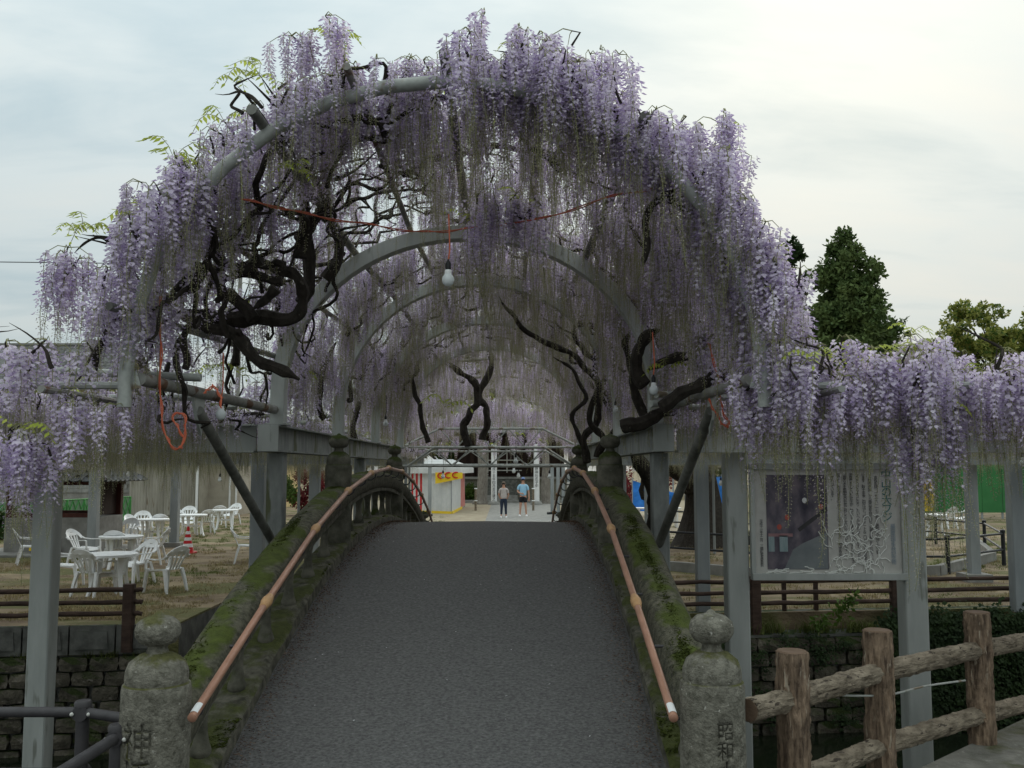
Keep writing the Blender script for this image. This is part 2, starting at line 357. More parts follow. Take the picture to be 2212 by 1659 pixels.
# the paved way towards the hall
mb = MB(); mb.quad((-.95, 19.4, .03), (2.15, 19.4, .03), (2.35, 66, .03), (-1.3, 66, .03)); structure('path', mb, 'concrete')
mb = MB(); mb.add([(-6, 30, .022), (-.97, 30, .022), (-1.32, 66, .022), (-12, 66, .022)], [(0, 1, 2, 3)]); mb.add([(2.2, 30, .022), (8, 30, .022), (14, 66, .022), (2.37, 66, .022)], [(0, 1, 2, 3)])
structure('sand_path', mb, 'sandpath')
mb = MB(); mb.quad((-60, 2, -1.75), (60, 2, -1.75), (60, 22, -1.75), (-60, 22, -1.75)); structure('water', mb, 'water')
# road on the near side and its edge
RZ = .36
edge = [(-60, 5.15), (-1.95, 5.15), (-1.9, 4.45), (1.12, 4.45), (1.35, 4.82), (3.4, 6.72), (7, 9.9), (60, 11)]
mb = MB(); k = len(edge)
mb.add([(x, y, RZ) for x, y in edge] + [(x, -30 if abs(x) > 50 else -12, RZ) for x, y in edge], [(i, k + i, k + i + 1, i + 1) for i in range(k - 1)])
structure('road', mb, 'road')
mb = MB()
for i in range(k - 1):
    (x0, y0), (x1, y1) = edge[i], edge[i + 1]
    mb.quad((x0, y0, RZ), (x1, y1, RZ), (x1, y1, -2), (x0, y0, -2))
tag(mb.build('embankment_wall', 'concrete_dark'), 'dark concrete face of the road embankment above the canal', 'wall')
# kerb carrying the log fence
mb = MB(); a = Vector((1.22, 4.55, 0)); b = Vector((7.1, 10.02, 0)); d = (b - a).normalized(); nrm = Vector((d.y, -d.x, 0))
mb.sweep([[p + nrm * w + Vector((0, 0, z)) for w, z in ((-.10, -1.0), (-.10, RZ + .10), (-.07, RZ + .13), (.44, RZ + .13), (.48, RZ + .09), (.48, RZ - .05))] for p in (a, a.lerp(b, .3), b)])
structure('kerb', mb, 'kerbstone')
# retaining walls of the far bank, stone by stone
def stone_mesh(seed, w, h, d):
    r = random.Random(seed); bm = bmesh.new(); bmesh.ops.create_cube(bm, size=1)
    bmesh.ops.subdivide_edges(bm, edges=bm.edges[:], cuts=1, use_grid_fill=True)
    for v in bm.verts:
        c = v.co; q = 1.0 - .10 * (abs(c.x * 2) > .9) * (abs(c.z * 2) > .9)
        v.co = Vector((c.x * w * (q + r.uniform(-.02, .02)), c.y * d * (1 if c.y > 0 else (1.0 if abs(c.x) + abs(c.z) > .4 else 1.35)) + r.uniform(-.008, .008), c.z * h * (q + r.uniform(-.03, .03))))
    me = bpy.data.meshes.new('stone'); bm.to_mesh(me); bm.free(); me.materials.append(MAT['wallstone']); return me
STN = [stone_mesh(i, .36 + .03 * (i % 3), .195, .12) for i in range(7)]
def stone_wall(label, x0, x1, ztop, zbot, yf):
    t = thing('retaining_wall', label, 'wall', ((x0 + x1) / 2, yf((x0 + x1) / 2), zbot))
    m = MB(); n = 8
    for i in range(n):
        a = x0 + (x1 - x0) * i / n; b = x0 + (x1 - x0) * (i + 1) / n
        m.quad((a, yf(a) + .03, ztop), (b, yf(b) + .03, ztop), (b, yf(b) + .03, zbot), (a, yf(a) + .03, zbot))
    m.build('mortar_backing', 'concrete_dark', t)
    r = random.Random(3); z = ztop - .10; row = 0
    while z > zbot:
        x = x0 - (.2 if row % 2 else 0)
        while x < x1:
            w = .40 + r.uniform(-.02, .02); xc = x + w / 2
            if xc > x0 and xc < x1:
                o = obj('stone', r.choice(STN), t); o.location = (xc, yf(xc) + r.uniform(-.025, .01), z + r.uniform(-.01, .01)); o.rotation_euler = (r.uniform(-.05, .05), r.uniform(-.02, .02), math.atan(.12) + r.uniform(-.05, .05))
            x += w + .012
        z -= .208; row += 1
    return t
stone_wall('dark mossy stone retaining wall below the rail fence beside the white plastic chairs', -9.2, REC[0], -.42, -2.0, lambda x: bank(x) - .1)
stone_wall('dark mossy stone retaining wall under the bank behind the notice board', 1.2, 7.6, -.34, -2.0, lambda x: bank(x) - .3)
# concrete panels along the top of the bank
def panels(label, x0, x1, yf, z0=0.0, h=.40):
    t = thing('bank_coping', label, 'coping', ((x0 + x1) / 2, yf(x0), z0 - h)); x = x0
    proto = MB(); proto.box((0, 0, 0), (.60, .10, h)); proto.box((0, -.055, 0), (.44, .03, h * .62), taper=.9)
    me = proto.mesh('panel', 'concrete_dark')
    while x < x1 - .3:
        o = obj('panel', me, t); o.location = (x + .31, yf(x + .31) - .05, z0 - h / 2); o.rotation_euler = (0, 0, math.atan((yf(x + .6) - yf(x)) / .6)); x += .62
    return t
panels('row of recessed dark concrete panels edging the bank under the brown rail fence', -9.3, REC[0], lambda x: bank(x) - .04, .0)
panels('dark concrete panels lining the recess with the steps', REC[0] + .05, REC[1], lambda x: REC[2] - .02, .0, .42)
t = thing('canal_steps', 'narrow mossy concrete steps going down to the canal', 'steps', (-3.4, 15.5, -2))
for i in range(5):
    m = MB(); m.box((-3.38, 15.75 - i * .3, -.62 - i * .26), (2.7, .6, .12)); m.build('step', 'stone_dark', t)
m = MB(); m.quad((REC[0], 16.02, -.3), (REC[1], 16.02, -.3), (REC[1], 16.02, -2), (REC[0], 16.02, -2)); m.quad((REC[0], 16.02, -.02), (REC[0], 14.0, -.02), (REC[0], 14.0, -2), (REC[0], 16.02, -2)); m.build('side_wall', 'concrete_dark', t)
# low concrete lip of the bank opposite the notice board
m = MB(); m.sweep([[(x, bank(x) - .30 + dy, z) for dy, z in ((0, -.34), (0, -.30), (.28, -.26), (.30, .0), (.42, .012), (.42, -.4))] for x in (1.2, 3.5, 5.5, 7.6, 12)])
tag(m.build('bank_ledge', 'concrete_dark'), 'dark earthy ledge of the bank behind the notice board', 'ledge')

# ================================================================== the arched stone bridge
XB = -.36
def deckz(y):
    z = 1.532 - .0248 * (y - 11.45) ** 2
    return max(z, RZ)
Y0, Y1 = 3.6, 19.0
YS = [Y0 + (Y1 - Y0) * i / 48 for i in range(49)]
bridge = thing('arched_bridge', 'arched stone footbridge with mossy parapets and grey asphalt deck', 'bridge', (XB, 11.4, 0))
m = MB()
m.sweep([[(XB + sx, y, deckz(y) + dz) for sx, dz in ((-1.2, -.3), (-1.2, 0), (-.6, .012), (0, .018), (.6, .012), (1.2, 0), (1.2, -.3))] for y in YS])
m.build('deck', 'asphalt', bridge, True)
def nz3(x, y, z, a): return a * mnoise.noise(Vector((x * 7, y * 5, z * 7)))
PY = [4.63, 9.25, 13.65, 18.2]
for s, nm in ((-1, 'left'), (1, 'right')):
    xc = XB + s * 1.3
    m = MB(); sec = []
    for y in [Y0 + .9 + (Y1 - Y0 - .9) * i / 110 for i in range(111)]:
        z = deckz(y); q = []
        for dx, dz in ((-.15, -.45), (-.15, .07), (-.12, .10), (.085, .10), (.115, .075), (.125, -.45)):
            q.append((xc - s * dx * -1 * -1 + nz3(xc, y, dz, .012), y, z + dz + nz3(dx, y, 1, .012)))
        sec.append(q)
    m.sweep(sec); m.build('kerb_stone', 'mossbase', bridge, True)
    m = MB(); sec = []
    for y in [PY[0] + .05 + (PY[3] - PY[0] - .1) * i / 150 for i in range(151)]:
        z = deckz(y) + .53; q = []
        for a in range(14):
            t = 2 * math.pi * a / 14; ca, sa = math.cos(t), math.sin(t)
            rx = .125 * (abs(ca) ** .7) * (1 if ca > 0 else -1); rz = .105 * (abs(sa) ** .7) * (1 if sa > 0 else -1)
            nn_ = 1 + .07 * mnoise.noise(Vector((xc * 3 + rx * 9, y * 3.1, rz * 9)))
            q.append((xc + rx * nn_, y, z + rz * nn_))
        sec.append(q)
    m.sweep(sec); m.build('top_rail', 'mossrail', bridge, True)
    # thin rail under it
    m = MB(); m.sweep([[(xc + dx, y, deckz(y) + dz) for dx, dz in ((-.085, .40), (-.085, .46), (.085, .46), (.085, .40))] for y in YS[3:-1]])
    m.build('lower_rail', 'stone_dark', bridge, True)
BALP = [(.060, .08), (.058, .12), (.046, .15), (.036, .20), (.033, .25), (.036, .30), (.044, .35), (.056, .38), (.060, .42)]
mb = MB(); mb.lathe([(r * .95, z) for r, z in BALP], n=10, wob=.12); BAL = mb.mesh('baluster', 'stone_dark', True)
for s in (-1, 1):
    for i in range(3):
        for j in range(1, 7):
            y = PY[i] + (PY[i + 1] - PY[i]) * j / 7
            o = obj('baluster', BAL, bridge); o.location = (XB + s * 1.3, y, deckz(y)); o.rotation_euler = (0, 0, rnd.uniform(0, 6))
# posts with onion-shaped caps
def post_profile(r, kr, zb, k):   # k scales the cap
    f = lambda rr, dz: (rr, zb + dz * k)
    return [(r, -.9)] + [(r, zb - .80 + .035 * i) for i in range(22)] + [(r * 1.0, zb - .03), f(r * .97, -.006), f(r * .90, 0), f(r * .92, .02), f(r * .90, .055), f(r * .80, .095), f(r * .52, .128), f(kr * .50, .136), f(kr * .43, .155), f(kr * .45, .17), f(kr * .78, .182), f(kr * .98, .215), f(kr * 1.0, .243), f(kr * .93, .272), f(kr * .66, .297), f(kr * .25, .308), f(kr * .12, .322), (.001, zb + .326 * k)]
def stone_post(x, y, r, kr, zb, k, matn, text=None, tsize=.1, tz=0, seed=0, tx=0):
    m = MB(); prof = post_profile(r, kr, zb, k); m.lathe(prof, (x, y, 0), 40, wob=.025, seed=seed)
    o = m.build('post', matn, bridge, True)
    if text:
        me = text_mesh(text, tsize, True, .014, 1.0)
        for v in me.vertices:
            a_ = (v.co.x + tx) / r; q = r + v.co.z; v.co = Vector((q * math.sin(a_), v.co.y, q * math.cos(a_)))
        c = bpy.data.objects.new('cut', me); COL.objects.link(c)
        M = Matrix.Translation((x, y, tz)) @ Matrix.Rotation(R(90), 4, 'X'); c.matrix_world = M
        bo = o.modifiers.new('carve', 'BOOLEAN'); bo.object = c; bo.operation = 'DIFFERENCE'; bo.solver = 'EXACT'
        bpy.context.view_layer.update()
        nm = bpy.data.meshes.new_from_object(o.evaluated_get(bpy.context.evaluated_depsgraph_get()))
        if len(nm.polygons) > 600: o.modifiers.clear(); o.data = nm
        else: o.modifiers.clear()
        bpy.data.objects.remove(c)
    return o
stone_post(XB - 1.31, PY[0], .157, .104, 1.20, 1.0, 'stone', '神橋', .165, 1.035, 1, -.032)
stone_post(XB + 1.30, PY[0], .152, .104, 1.21, 1.0, 'stone', '昭和十一年', .085, 1.045, 2, .03)
for i, (py, zb) in enumerate(((PY[1], 2.235), (PY[2], 2.235))):
    for s in (-1, 1): stone_post(XB + s * 1.3, py, .125, .096, zb, .92, 'stone_dark', seed=3 + i * 2 + s)
for s in (-1, 1): stone_post(XB + s * 1.3, PY[3], .15, .10, 1.10, .95, 'stone_dark', seed=9 + s)

# handrails clamped to the parapets
for s in (-1, 1):
    x = XB + s * 1.095
    h = thing('handrail', '', 'handrail', (x, 11, 1))
    h['label'] = ('copper-brown jointed handrail on the parapet beside the white plastic chairs' if s < 0 else 'copper-brown jointed handrail on the parapet beside the notice board')
    ys = [4.5] + [5.80 + 1.40 * i for i in range(9)] + [18.3]
    pts = [Vector((x, y, deckz(max(y, 4.5)) + .67 + (.04 if i == 0 else 0))) for i, y in enumerate(ys)]
    for i in range(len(pts) - 1):
        m = MB(); m.tube([pts[i], pts[i + 1]], .0205, 12); m.build('rail_segment', 'rail_copper', h, True)
        if i:
            d0 = (pts[i] - pts[i - 1]).normalized(); d1 = (pts[i + 1] - pts[i]).normalized()
            m = MB(); m.tube([pts[i] - d0 * .085, pts[i] - d0 * .07, pts[i] - d0 * .035, pts[i] - d0 * .02, pts[i] + d1 * .02, pts[i] + d1 * .035, pts[i] + d1 * .07, pts[i] + d1 * .085], [.022, .026, .027, .033, .033, .027, .026, .022], 12)
            m.build('joint', 'rail_joint', h, True)
        for q in ((.25, .75) if i else (.12, .7)):
            p = pts[i].lerp(pts[i + 1], q); m = MB()
            m.tube([p + Vector((0, 0, -.018)), p + Vector((s * .01, 0, -.06)), p + Vector((s * .045, 0, -.085)), p + Vector((s * .10, 0, -.085))], .009, 6); m.build('bracket', 'iron_dark', h, True)
    d = (pts[1] - pts[0]).normalized()
    m = MB(); m.tube([pts[0] - d * .014, pts[0] - d * .008, pts[0] + d * .012], [.012, .021, .0215], 12); m.build('end_cap', 'rail_copper', h, True)
    m = MB(); e1 = d.cross(Vector((1, 0, 0))).normalized(); e1 = e1 if e1.z > 0 else -e1; sec = []
    for q in (.018, .10):
        c = pts[0] + d * q; sec.append([c + (Vector((1, 0, 0)) * math.sin(a) + e1 * math.cos(a)) * .0216 for a in [R(-55 + 110 * i / 6) for i in range(7)]])
    m.add(sec[0] + sec[1], [(i, i + 1, 8 + i, 7 + i) for i in range(6)]); m.build('sticker', 'white', h, True)

# ================================================================== steel frame of the wisteria tunnel
XC = -.42
def archpts(a, z0, ztop, straight, n=28):
    b = ztop - z0 - straight; p = [(-a, z0)]
    for i in range(n + 1):
        t = math.pi * (1 - i / n); p.append((a * math.cos(t), z0 + straight + b * math.sin(t)))
    p.append((a, z0)); return p
def ibeam(m, a, b, w, h, tw=.012, tf=.016):
    a = Vector(a); b = Vector(b); up = Vector((0, 0, 1))
    m.bar(a, b, tw, h - 2 * tf - .002, up=up); m.bar(a + up * (h / 2 - tf / 2), b + up * (h / 2 - tf / 2), w, tf, up=up); m.bar(a - up * (h / 2 - tf / 2), b - up * (h / 2 - tf / 2), w, tf, up=up)
frame = thing('tunnel_pergola', 'grey steel arched pergola frame spanning the footbridge', 'pergola', (XC, 9, -.8))
ARY = [8.98, 12.1, 15.4, 18.8]
for i, y in enumerate(ARY):
    ap = archpts(1.76, 2.60, 4.42 if i == 0 else 4.58, .30, 36); sec = []
    for j, (x, z) in enumerate(ap):
        p0 = ap[max(j - 1, 0)]; p1 = ap[min(j + 1, len(ap) - 1)]
        t = Vector((p1[0] - p0[0], p1[1] - p0[1])).normalized(); nx_, nz_ = -t.y, t.x
        sec.append([(XC + x + nx_ * q, y + w, z + nz_ * q) for q, w in ((-.065, -.075), (.065, -.075), (.065, .075), (-.065, .075))])
    m = MB(); m.sweep(sec); m.build('arch', 'steel_grey', frame, bevel=.006)
    for s in (-1, 1):
        m = MB(); m.box((XC + s * 1.76, y, 2.609), (.2, .22, .016)); m.build('base_plate', 'steel_grey', frame)
for s in (-1, 1):
    m = MB(); ibeam(m, (XC + s * 1.80, 8.78, 2.475), (XC + s * 1.80, 19.2, 2.475), .19, .25); m.build('beam', 'steel_moss', frame)
    m = MB(); m.box((XC + s * 1.80, 8.772, 2.475), (.186, .012, .244)); m.build('end_plate', 'steel_grey', frame)
    for y in (9.25, 14.3, 19.0):
        m = MB(); m.box((XC + s * 1.83, y, .66), (.16, .16, 3.37), ch=.012); m.build('column', 'steel_moss', frame)
# front pipe arch on cantilevers
YP = 6.0
ap = archpts(2.0, 2.58, 4.68, .18, 16)
pp = [Vector((XC + x, YP, z)) for x, z in ap]
segs = [(0, 6), (6, 13), (13, 18)]
for a, b in segs:
    m = MB(); m.tube(pp[a:b + 1], .044, 16); m.build('pipe_arch', 'galv', frame, True)
for s in (-1, 1):
    xo = XC + s * 1.93
    m = MB(); m.tube([(xo, 6.05, 2.76), (XC + s * 1.78, 8.93, 2.74)], .040, 14); m.build('cantilever_pipe', 'galv_rust', frame, True)
    m = MB(); m.bar((xo, 6.04, 2.76), (XC + s * 2.0, 6.02, 2.74), .012, .11, up=(0, 0, 1)); m.build('bracket', 'galv', frame)
    m = MB(); m.tube([(XC + s * 1.88, 7.05, 2.62), (XC + s * 1.78, 9.0, 1.50)], .040, 14); m.build('strut', 'pipe_dirty', frame, True)
    m = MB(); m.add([(XC + s * 1.885, 6.95, 2.73), (XC + s * 1.885, 7.22, 2.73), (XC + s * 1.885, 7.16, 2.44), (XC + s * 1.875, 7.02, 2.55)] + [(XC + s * 1.905, 6.95, 2.73), (XC + s * 1.905, 7.22, 2.73), (XC + s * 1.905, 7.16, 2.44), (XC + s * 1.895, 7.02, 2.55)], [(0, 1, 2, 3), (7, 6, 5, 4), (0, 4, 5, 1), (1, 5, 6, 2), (2, 6, 7, 3), (3, 7, 4, 0)])
    m.build('gusset', 'steel_grey', frame)
# purlins running the length of the tunnel
for k, ang in enumerate((12, 34, 55, 73, 90, 108, 127, 148, 168)):
    t = R(180 - ang); pts = []
    for y in (5.75, 9.0, 12.1, 15.4, 19.4):
        a_, zt, zs = (2.06, 4.76, 2.76) if y < 7 else (1.86, (4.52 if y < 10 else 4.68), 2.92)
        pts.append((XC + a_ * math.cos(t), y, zs + (zt - zs) * math.sin(t)))
    m = MB(); m.tube(pts, .034 if k in (2, 4, 6) else .026, 10); m.build('purlin', 'galv_rust' if k % 2 else 'pipe_dirty', frame, True)
# flat trellises on both sides
def side_trellis(s, label, posts, lateral):
    t = thing('flat_pergola', label, 'pergola', (s * 5, 9, -.8)); x0 = XC + s * 1.88; x1 = s * 11.5
    m = MB(); ibeam(m, (x0 + s * .06, 8.9, 2.475), (x1, 8.9, 2.475), .19, .26); m.build('beam', 'steel_grey', t)
    for y in (14.6, 19.0, 24.0, 28.5):
        m = MB(); ibeam(m, (x0 + (s * .3), y, 2.38), (x1, y, 2.38), .16, .22); m.build('beam', 'steel_dark', t)
    for (px, py, d, w, zb) in posts:
        p = P(px, py, d); m = MB(); top = 2.343 if d < 10 else 2.267
        m.box((p.x, p.y + w / 2, (zb + top) / 2), (w, w, top - zb), ch=.012); m.build('post', 'steel_grey' if d < 10 else 'steel_dark', t)
        if d > 16:
            m = MB(); m.box((p.x, p.y + w / 2, .05), (.5, .5, .16)); m.build('footing', 'concrete', t)
    for y in lateral:
        m = MB(); m.tube([(x0 + s * (.12 if y < 7 else .05), y, 2.72), (x1, y, 2.72)], .024, 8); m.build('trellis_pipe', 'galv', t, True)
    for i in range(8):
        x = x0 + s * (.5 + 1.25 * i); m = MB(); m.tube([(x, 5.7, 2.67), (x, 29, 2.67)], .022, 8); m.build('trellis_pipe', 'galv_rust', t, True)
    return t
LAT = [6.05, 7.1, 8.2, 9.6, 11, 12.4, 13.8, 15.2, 16.8, 18.4, 20, 22, 24, 26, 28]
pl = side_trellis(-1, 'grey steel flat pergola on posts over the white plastic tables', [(84, 1300, 9.2, .20, -1.6), (197, 1150, 24, .22, 0), (374, 1140, 27.2, .22, 0), (553, 1150, 15.2, .21, 0), (677, 1100, 19.2, .2, 0), (-60, 1200, 14.6, .2, 0)], LAT)
pr = side_trellis(1, 'grey steel flat pergola on posts holding the notice board', [(1593, 1100, 9.0, .20, -1.7), (1974, 1100, 9.0, .21, -1.7), (1519, 1150, 15.0, .2, 0), (2104, 1100, 19.2, .2, 0), (2204, 1200, 15.0, .2, 0), (1345, 1100, 19.2, .16, 0)], LAT)
m = MB(); m.tube([P(110, 800, 6.6), P(434, 816, 6.6)], .028, 12); m.build('stub_pipe', 'galv', pl, True)
for k, (a, b, r) in enumerate((((1405, 872), (1478, 870), .027), ((1418, 852), (1470, 853), .026))):
    m = MB(); m.tube([P(*a, 7.3), P(*b, 7.5)], r, 12); m.build('stub_pipe', 'galv', pr, True)
# lattice trusses behind the bridge
def truss(label, yd, xl, xr, tl, tr, zb, zt, legs):
    t = thing('lattice_truss', label, 'truss', ((xl + xr) / 2, yd, 0)); r = .026
    m = MB(); m.tube([(xl, yd, zb), (xr, yd, zb)], r, 8); m.build('bottom_chord', 'galv', t, True)
    m = MB(); m.tube([(xl + .1, yd, zb), (tl, yd, zt), (tr, yd, zt), (xr - .1, yd, zb)], r, 8); m.build('top_chord', 'galv', t, True)
    n = 6; xt = [tl + (tr - tl) * i / (n / 2) for i in range(n // 2 + 1)]; xb_ = [tl + (tr - tl) * (i + .5) / (n / 2) for i in range(n // 2)]
    for i in range(n // 2):
        for q in (xt[i], xt[i + 1]):
            m = MB(); m.tube([(q, yd, zt), (xb_[i], yd, zb)], .016, 6); m.build('web_member', 'galv', t, True)
    for x in legs:
        m = MB(); m.tube([(x, yd, .0), (x, yd, zb)], .03, 8); m.build('leg', 'steel_dark', t, True)
p = lambda x, y, d: P(x, y, d)
def tr_px(label, d, l, r_, tl, tr_, yb, yt, legs):
    truss(label, d, P(l, yb, d).x, P(r_, yb, d).x, P(tl, yt, d).x, P(tr_, yt, d).x, P(900, yb, d).z, P(900, yt, d).z, [P(q, 1050, d).x for q in legs])
tr_px('galvanised lattice truss across the far end of the bridge at eye level', 20.0, 870, 1250, 938, 1178, 1007, 967, (876, 1243))
tr_px('higher galvanised lattice truss behind the first one', 23.0, 858, 1262, 950, 1172, 966, 926, (866, 1254))
tr_px('low lattice truss furthest towards the shrine hall', 26.0, 880, 1240, 935, 1180, 1004, 975, (884, 1236))
# ================================================================== wisteria
def raceme_mesh(seed, Ln, nf, openf, wid, fs=1.0):
    r = random.Random(seed); m = MB(); k = 7
    bend = (r.uniform(-.05, .05), r.uniform(-.05, .05))
    st = lambda t: Vector((bend[0] * t * t + .012 * math.sin(t * 7 + seed), bend[1] * t * t + .012 * math.cos(t * 6 + seed * 2), -Ln * t))
    m.tube([st(i / k) for i in range(k + 1)], [.0034 * (1 - .6 * i / k) for i in range(k + 1)], 3, 0, False)
    for i in range(nf):
        t = .03 + .97 * (i + r.uniform(-.4, .4)) / nf; t = min(max(t, .01), 1)
        az = i * 2.39996 + r.uniform(-.5, .5); p = st(t); o = Vector((math.cos(az), math.sin(az), 0))
        op = openf - t + r.uniform(-.10, .10)
        env = max(0.12, 1 - t) ** .55
        if op > 0:
            s = fs * (.011 + .006 * min(1, op * 3)) * r.uniform(.85, 1.2)
            pl = wid * (.55 + .45 * env) * r.uniform(.6, 1.15)
            q = p + o * pl + Vector((0, 0, r.uniform(-.02, .012)))
            side = Vector((-o.y, o.x, 0)); up = (Vector((0, 0, 1)) * .9 - o * r.uniform(.1, .5) + side * r.uniform(-.3, .3)).normalized()
            # banner: two rounded halves folded along the middle
            a = q - up * s * .3; b = q + up * s * 1.25; w1 = q + side * s * 1.05 + up * s * .55 + o * s * .35; w2 = q - side * s * 1.05 + up * s * .55 + o * s * .35
            w3 = q + side * s * .75 + up * s * 1.1 + o * s * .1; w4 = q - side * s * .75 + up * s * 1.1 + o * s * .1
            m.add([a, w1, w3, b, w4, w2], [(0, 1, 2, 3), (0, 3, 4, 5)], 1)
            # keel and wings
            tip = q + o * s * 1.7 - up * s * .65; c1 = q + side * s * .45 + o * s * .6 - up * s * .1; c2 = q - side * s * .45 + o * s * .6 - up * s * .1; ba = q - up * s * .25
            m.add([ba, c1, tip, c2, q + o * s * .8 - up * s * .75], [(0, 1, 2, 3), (0, 4, 2)], 2)
            if i % 2 == 0: m.add([p, p + Vector((0, 0, .003)), q - up * s * .3], [(0, 1, 2)], 0)
        else:
            s = fs * (.0048 + .0050 * max(0, 1 - t) ** .8) * r.uniform(.8, 1.2); pl = wid * (.16 + .42 * env) * r.uniform(.7, 1.2)
            q = p + o * pl + Vector((0, 0, r.uniform(-.004, .012))); side = Vector((-o.y, o.x, 0)); e = q + (o * .8 + Vector((0, 0, -.5))) * s * 2.0; c = (q + e) / 2
            mi = 3 if (t < openf + .32 and r.random() < .75) else 4
            m.add([q, c + side * s * .55, e, c - side * s * .55, c + Vector((0, 0, s * .55)), c - Vector((0, 0, s * .55))], [(0, 1, 2, 3), (0, 4, 2, 5)], mi)
            m.add([p, p + Vector((0, 0, .0022)), q], [(0, 1, 2)], 0)
    return m.mesh('raceme', ['rachis', 'petal', 'keel', 'bud', 'budgreen'])
RAC = []
for i in range(5): RAC.append(raceme_mesh(10 + i, (.48, .58, .66, .52, .74)[i], (76, 88, 94, 80, 102)[i], (.80, .60, .55, .85, .50)[i], .045, 1.04))
for i in range(5): RAC.append(raceme_mesh(30 + i, (.66, .80, .92, .74, 1.0)[i], (92, 100, 110, 96, 112)[i], (.42, .36, .34, .30, .38)[i], .040))
for i in range(5): RAC.append(raceme_mesh(50 + i, (.62, .72, .80, .90, .68)[i], (62, 70, 76, 82, 66)[i], (.14, .20, .08, .12, .25)[i], .032, 1.3))
def leaf_mesh(seed):
    r = random.Random(seed); m = MB()
    for k in range(3):
        az = k * 2.2 + r.uniform(-.5, .5); o = Vector((math.cos(az), math.sin(az), 0)); Ls = r.uniform(.16, .24)
        st = lambda t: o * Ls * t + Vector((0, 0, .10 * math.sin(t * 2.6) - .05 * t * t))
        m.tube([st(i / 4) for i in range(5)], .0022, 3, 1, False); side = Vector((-o.y, o.x, 0))
        for i in range(13):
            t = .22 + .78 * (i // 2) / 6; s = -1 if i % 2 else 1; p = st(t); l = .055 * r.uniform(.8, 1.15) * (1.1 - .35 * abs(t - .6)); dr = r.uniform(.3, .9)
            d = (side * s + o * .35 + Vector((0, 0, -dr))).normalized() if i < 12 else (o + Vector((0, 0, -.6))).normalized(); w = d.cross(Vector((0, 0, 1))).normalized() * l * .2
            m.add([p, p + d * l * .4 + w, p + d * l, p + d * l * .4 - w], [(0, 1, 2, 3)], 0)
    return m.mesh('leaf_spray', ['youngleaf', 'rachis'])
LEAF = [leaf_mesh(i) for i in range(4)]
WR = random.Random(11)
def branch_path(pts, jit, n=5, seed=0):
    c = catmull(pts, n)
    return [p + Vector([jit * mnoise.noise(Vector((p.x * 4 + seed, p.y * 4 + k * 9, p.z * 4))) for k in range(3)]) for p in c]
def add_branch(parent, pts, r0, r1, jit=.06, seed=0, name='branch', n=5, sides=7):
    q = branch_path(pts, jit, n, seed); k = len(q)
    rr = [(r0 + (r1 - r0) * i / (k - 1)) * (1 + .45 * mnoise.noise(q[i] * 11)) * (1 if name != 'branch' else min(1, .25 + (k - 1 - i) * .25)) for i in range(k)]
    m = MB(); m.tube(q, rr, sides); return m.build(name, 'bark', parent, True, fixn=False)
def pxpath(l, d):
    return [P(a[0], a[1], a[2] if len(a) > 2 else d) for a in l]
def emit(parent, clusters, kinds, nparts, nleaf, smin=.8, smax=1.15, leaf_scale=1.0):
    """clusters: (point, weights) -> racemes hang from short spurs; the largest in view become parts, the rest one mass"""
    pts = []; tw = MB(); lf = []
    for (c, w, scale, up) in clusters:
        n = WR.choice((2, 3, 3, 4, 5)); base = Vector(c)
        top = base + Vector((WR.uniform(-.06, .06), WR.uniform(-.06, .06), up * WR.uniform(.3, 1)))
        if WR.random() < .8: tw.tube([base + Vector((WR.uniform(-.06, .06), WR.uniform(-.06, .06), -.07)), base, top], [.010, .008, .004], 4, 0, False)
        for i in range(n):
            az = WR.uniform(0, 6.28); rr = WR.uniform(.02, .14); q = top + Vector((math.cos(az) * rr, math.sin(az) * rr, -rr * .35))
            tw.tube([top, top.lerp(q, .5) + Vector((0, 0, .025)), q], [.004, .003, .0025], 3, 1, False)
            kd = WR.choices((0, 1, 2), weights=w)[0]; pts.append((q.x, q.y, q.z, WR.uniform(-.10, .10), WR.uniform(-.10, .10), WR.uniform(0, 6.28), scale * WR.uniform(smin, smax), kd * 5 + WR.randrange(5)))
        if WR.random() < nleaf: lf.append((top.x, top.y, top.z, WR.uniform(-.3, .3), WR.uniform(-.3, .3), WR.uniform(0, 6.28), leaf_scale * WR.uniform(.7, 1.2), WR.randrange(4)))
    def vis(p):
        v = Vector(p[:3]) - Vector((0, 0, EYE)); f = v.y * math.cos(PITCH) + v.z * math.sin(PITCH)
        if f <= .5: return 1e9
        u = v.x / f; w = (-v.y * math.sin(PITCH) + v.z * math.cos(PITCH)) / f
        return (f if abs(u) < .54 and abs(w - .0) < .42 else 1e6 + f)
    pts.sort(key=vis)
    for p in pts[:nparts]:
        o = obj('raceme', RAC[int(p[7])], parent); o.location = p[:3]; o.rotation_euler = p[3:6]; o.scale = (p[6],) * 3
    if len(pts) > nparts: scatter('raceme_mass', pts[nparts:], RAC, parent)
    o = tw.build('twigs', ['bark', 'rachis'], parent, False, fixn=False); o['kind'] = 'stuff'
    for p in lf[:300]:
        o = obj('leaf_spray', LEAF[int(p[7])], parent); o.location = p[:3]; o.rotation_euler = p[3:6]; o.scale = (p[6],) * 3
    return len(pts)
